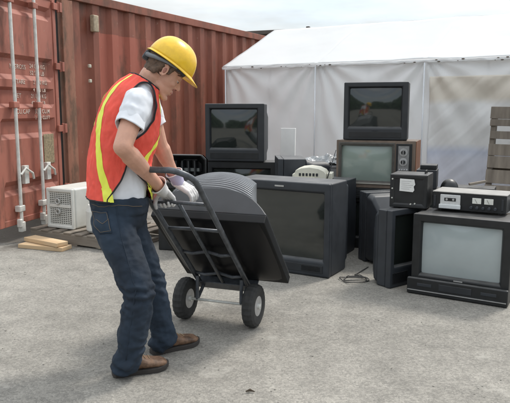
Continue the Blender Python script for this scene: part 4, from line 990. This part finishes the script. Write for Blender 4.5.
def patch(bv, pts, off, nu=14, nv=14):
    """a piece of cloth laid on a surface; pts: four corners"""
    a, b, c, d = pts
    def fn(s, t):
        p = (a.lerp(b, s)).lerp(d.lerp(c, s), t); h = bv.find_nearest(p); n = h[1]
        if n.y > 0: n = -n
        return h[0] + n * off
    return grid(bmesh.new(), fn, nu, nv)
pk = link('back_pocket', patch(jb, [S(92, 209), S(107, 211), S(112, 233), S(100, 234)], .003), DEN, man, smooth=True, solid=.003)
STI = mat('tan_stitching', (.16, .12, .08), .8)
def seam(name, bv, pts, off, r, m, par):
    q = []
    for a, b in zip(pts, pts[1:]):
        for k in range(10): q.append(a.lerp(b, k / 10))
    q.append(pts[-1]); out_ = []
    for p in q:
        h = bv.find_nearest(p); n = h[1]; out_.append(h[0] + n * off)
    bm = bmesh.new(); tube(bm, out_, r, 6); return link(name, bm, m, par, smooth=True)
seam('pocket_stitch', jb, [S(93, 211), S(107, 213), S(111, 231), S(101, 232), S(93, 211)], .0055, .0010, STI, pk)
seam('pocket_curve', jb, [S(97, 220), S(103, 224), S(109, 219)], .0055, .0012, STI, pk)
seam('side_seam', jb, [S(116, 206), S(122, 240), S(136, 290), S(126, 360)], .0005, .0022, DEN, man)
seam('waist_stitch', jb, [S(92, 204), S(118, 205), S(142, 206)], .001, .0014, STI, man)
# boots
def boot(an, heel, toe, nm='boot'):
    a, b = G(*heel) - O, G(*toe) - O; d = (b - a); L = d.length; d.normalize(); s = Vector((-d.y, d.x, 0))
    def W_(x, y, z): return a + d * x * L + s * y + Vector((0, 0, z))
    def rg(x, hw_, z0, z1, n=18, p=2.6):
        out_ = []
        for k in range(n):
            t = 2 * math.pi * k / n; c_, s_ = math.cos(t), math.sin(t); q = (abs(c_) ** p + abs(s_) ** p) ** (-1 / p)
            out_.append(W_(x, hw_ * q * c_, (z0 + z1) / 2 + (z1 - z0) / 2 * q * s_))
        return out_
    bt = empty(nm); bt.parent = man
    bm = bmesh.new(); loft(bm, [rg(-.005, .022, .03, .07), rg(.03, .034, .022, .09), rg(.12, .039, .02, .115), rg(.27, .040, .02, .115), rg(.42, .042, .02, .095), rg(.60, .047, .02, .072), rg(.78, .050, .02, .062), rg(.90, .044, .02, .056), rg(.97, .030, .021, .046), rg(1.0, .012, .026, .038)])
    capsule(bm, W_(.15, 0, .06), .040, an + Vector((0, 0, .0)), .042)
    fu = fuse('boot_upper', bm, LEA, bt, .004, 4, disp=lambda p: .0022 * fbm(p * 38, 3))
    bm = bmesh.new(); rs = []
    prf = [(-.02, .020), (.02, .036), (.12, .042), (.30, .039), (.45, .041), (.62, .050), (.80, .053), (.93, .044), (1.0, .026), (1.03, .008)]
    for zz in (.0, .024):
        rs.append([W_(x, -h_, zz + (.012 * max(0, x - .8) / .2)) for x, h_ in prf] + [W_(x, h_, zz + (.012 * max(0, x - .8) / .2)) for x, h_ in prf[::-1]])
    loft(bm, rs); link('sole', bm, SOLE, bt, bevel=.003)
    bv = bvh_of(fu)
    for k in range(4):
        x = .40 + .085 * k; 
        pl = [bv.ray_cast(W_(x, y, .2), Vector((0, 0, -1)))[0] for y in (-.022, -.011, 0, .011, .022)]
        pl = [p + Vector((0, 0, .0015)) for p in pl if p]
        if len(pl) > 2:
            bm = bmesh.new(); tube(bm, pl, .003, 6); link('lace', bm, mat('tan_lace', (.28, .2, .12), .8), bt, smooth=True)
    return bt
boot(AN_R, (113.5, 376), (167, 367)); boot(AN_L, (152, 354), (197.5, 343))
# gloved hands
def hand(wrist, d, back, side, curl, spread=.10, cuffcol=GLV, thumb=(.6, .5), name='glove', sc=1.0, forearm=None, cuff_r=(.047, .036)):
    """d: wrist to knuckles, back: back of the hand, side: +1 if thumb lies on d x back side"""
    d = d.normalized(); back = (back - d * back.dot(d)).normalized(); t = d.cross(back) * side
    M = Matrix(((d.x, t.x, back.x, wrist.x), (d.y, t.y, back.y, wrist.y), (d.z, t.z, back.z, wrist.z), (0, 0, 0, 1))) @ Matrix.Scale(sc, 4)
    gl = empty(name); gl.parent = man
    bm = bmesh.new()
    for y in (-.026, -.009, .009, .026): capsule(bm, (.0, y * .75, 0), .017, (.078, y, .002), .0135, 10, M)
    for j, (y, L) in enumerate(((.030, .070), (.010, .078), (-.010, .073), (-.029, .060))):
        p = Vector((.082, y, .002)); a = 0; segs = (L * .45, L * .32, L * .25)
        yaw = spread * (y / .03) * .6
        for q, sl in enumerate(segs):
            a += curl[q] * (1 + .08 * ((j * 7) % 3 - 1)); n = p + Vector((math.cos(a) * math.cos(yaw), math.sin(yaw), -math.sin(a))) * sl
            capsule(bm, p, .0108 - .0008 * q, n, .0102 - .0009 * q, 10, M); p = n
    p0 = Vector((.018, .028, -.006)); p1 = p0 + Vector((.034, .026, -.016)); p2 = p1 + Vector((.028 * thumb[0], .012 * thumb[1], -.022)); p3 = p2 + Vector((.016, -.004, -.016))
    capsule(bm, p0, .016, p1, .013, 10, M); capsule(bm, p1, .013, p2, .0115, 10, M); capsule(bm, p2, .0115, p3, .010, 10, M)
    capsule(bm, (-.012, 0, 0), .030, (.018, 0, 0), .027, 14, M)
    fuse('glove_hand', bm, GLV, gl, .0028, 3, disp=lambda p: .0009 * fbm(p * 60, 2))
    fa = (forearm if forearm else -d).normalized()
    # gauntlet cuff: flared open sleeve
    rings = []; x_, y_ = frame_of(fa); c0 = M @ Vector((.004, 0, 0))
    for s_, r_ in ((0, cuff_r[1]), (.02, cuff_r[1] + .001), (.045, (cuff_r[0] + cuff_r[1]) / 2), (.07, cuff_r[0]), (.073, cuff_r[0] + .002), (.07, cuff_r[0] - .003), (.045, (cuff_r[0] + cuff_r[1]) / 2 - .004), (.0, cuff_r[1] - .003)):
        rings.append([c0 + fa * s_ + (x_ * math.cos(a) + y_ * math.sin(a)) * r_ * (1 + .05 * math.sin(3 * a + s_ * 40)) for a in [2 * math.pi * k / 32 for k in range(32)]])
    cf = link('cuff', loft(bmesh.new(), rings, caps=False), cuffcol, gl, smooth=True)
    bm = bmesh.new(); tube(bm, rings[4], .0032, 8, closed=True); link('cuff_hem', bm, GLV, cf, smooth=True)
    return gl
# near (right) hand grips the left rail of the loop
dd, bk_, WRg = GD, GB, WR_R
hand(WRg, dd, bk_, 1 if dd.cross(bk_).dot(A_) < 0 else -1, (.75, 1.35, 1.2), forearm=(EL_R - WRg), cuffcol=GLV, cuff_r=(.044, .034))
# far (left) hand steadies the top of the load
top_pt = (TM @ Vector((-.05, .14, HT))) - O
wl = WR_L.copy(); d2 = (J(188, 190, 3.40) - J(176, 181, 3.36)).normalized()
hand(J(178, 183, 3.37), (J(189, 190, 3.36) - J(178, 183, 3.37)), Vector((.35, -.45, .8)), -1, (.55, .55, .4), cuffcol=LAV, forearm=(EL_L - WR_L), thumb=(.8, 1.0), cuff_r=(.043, .034))
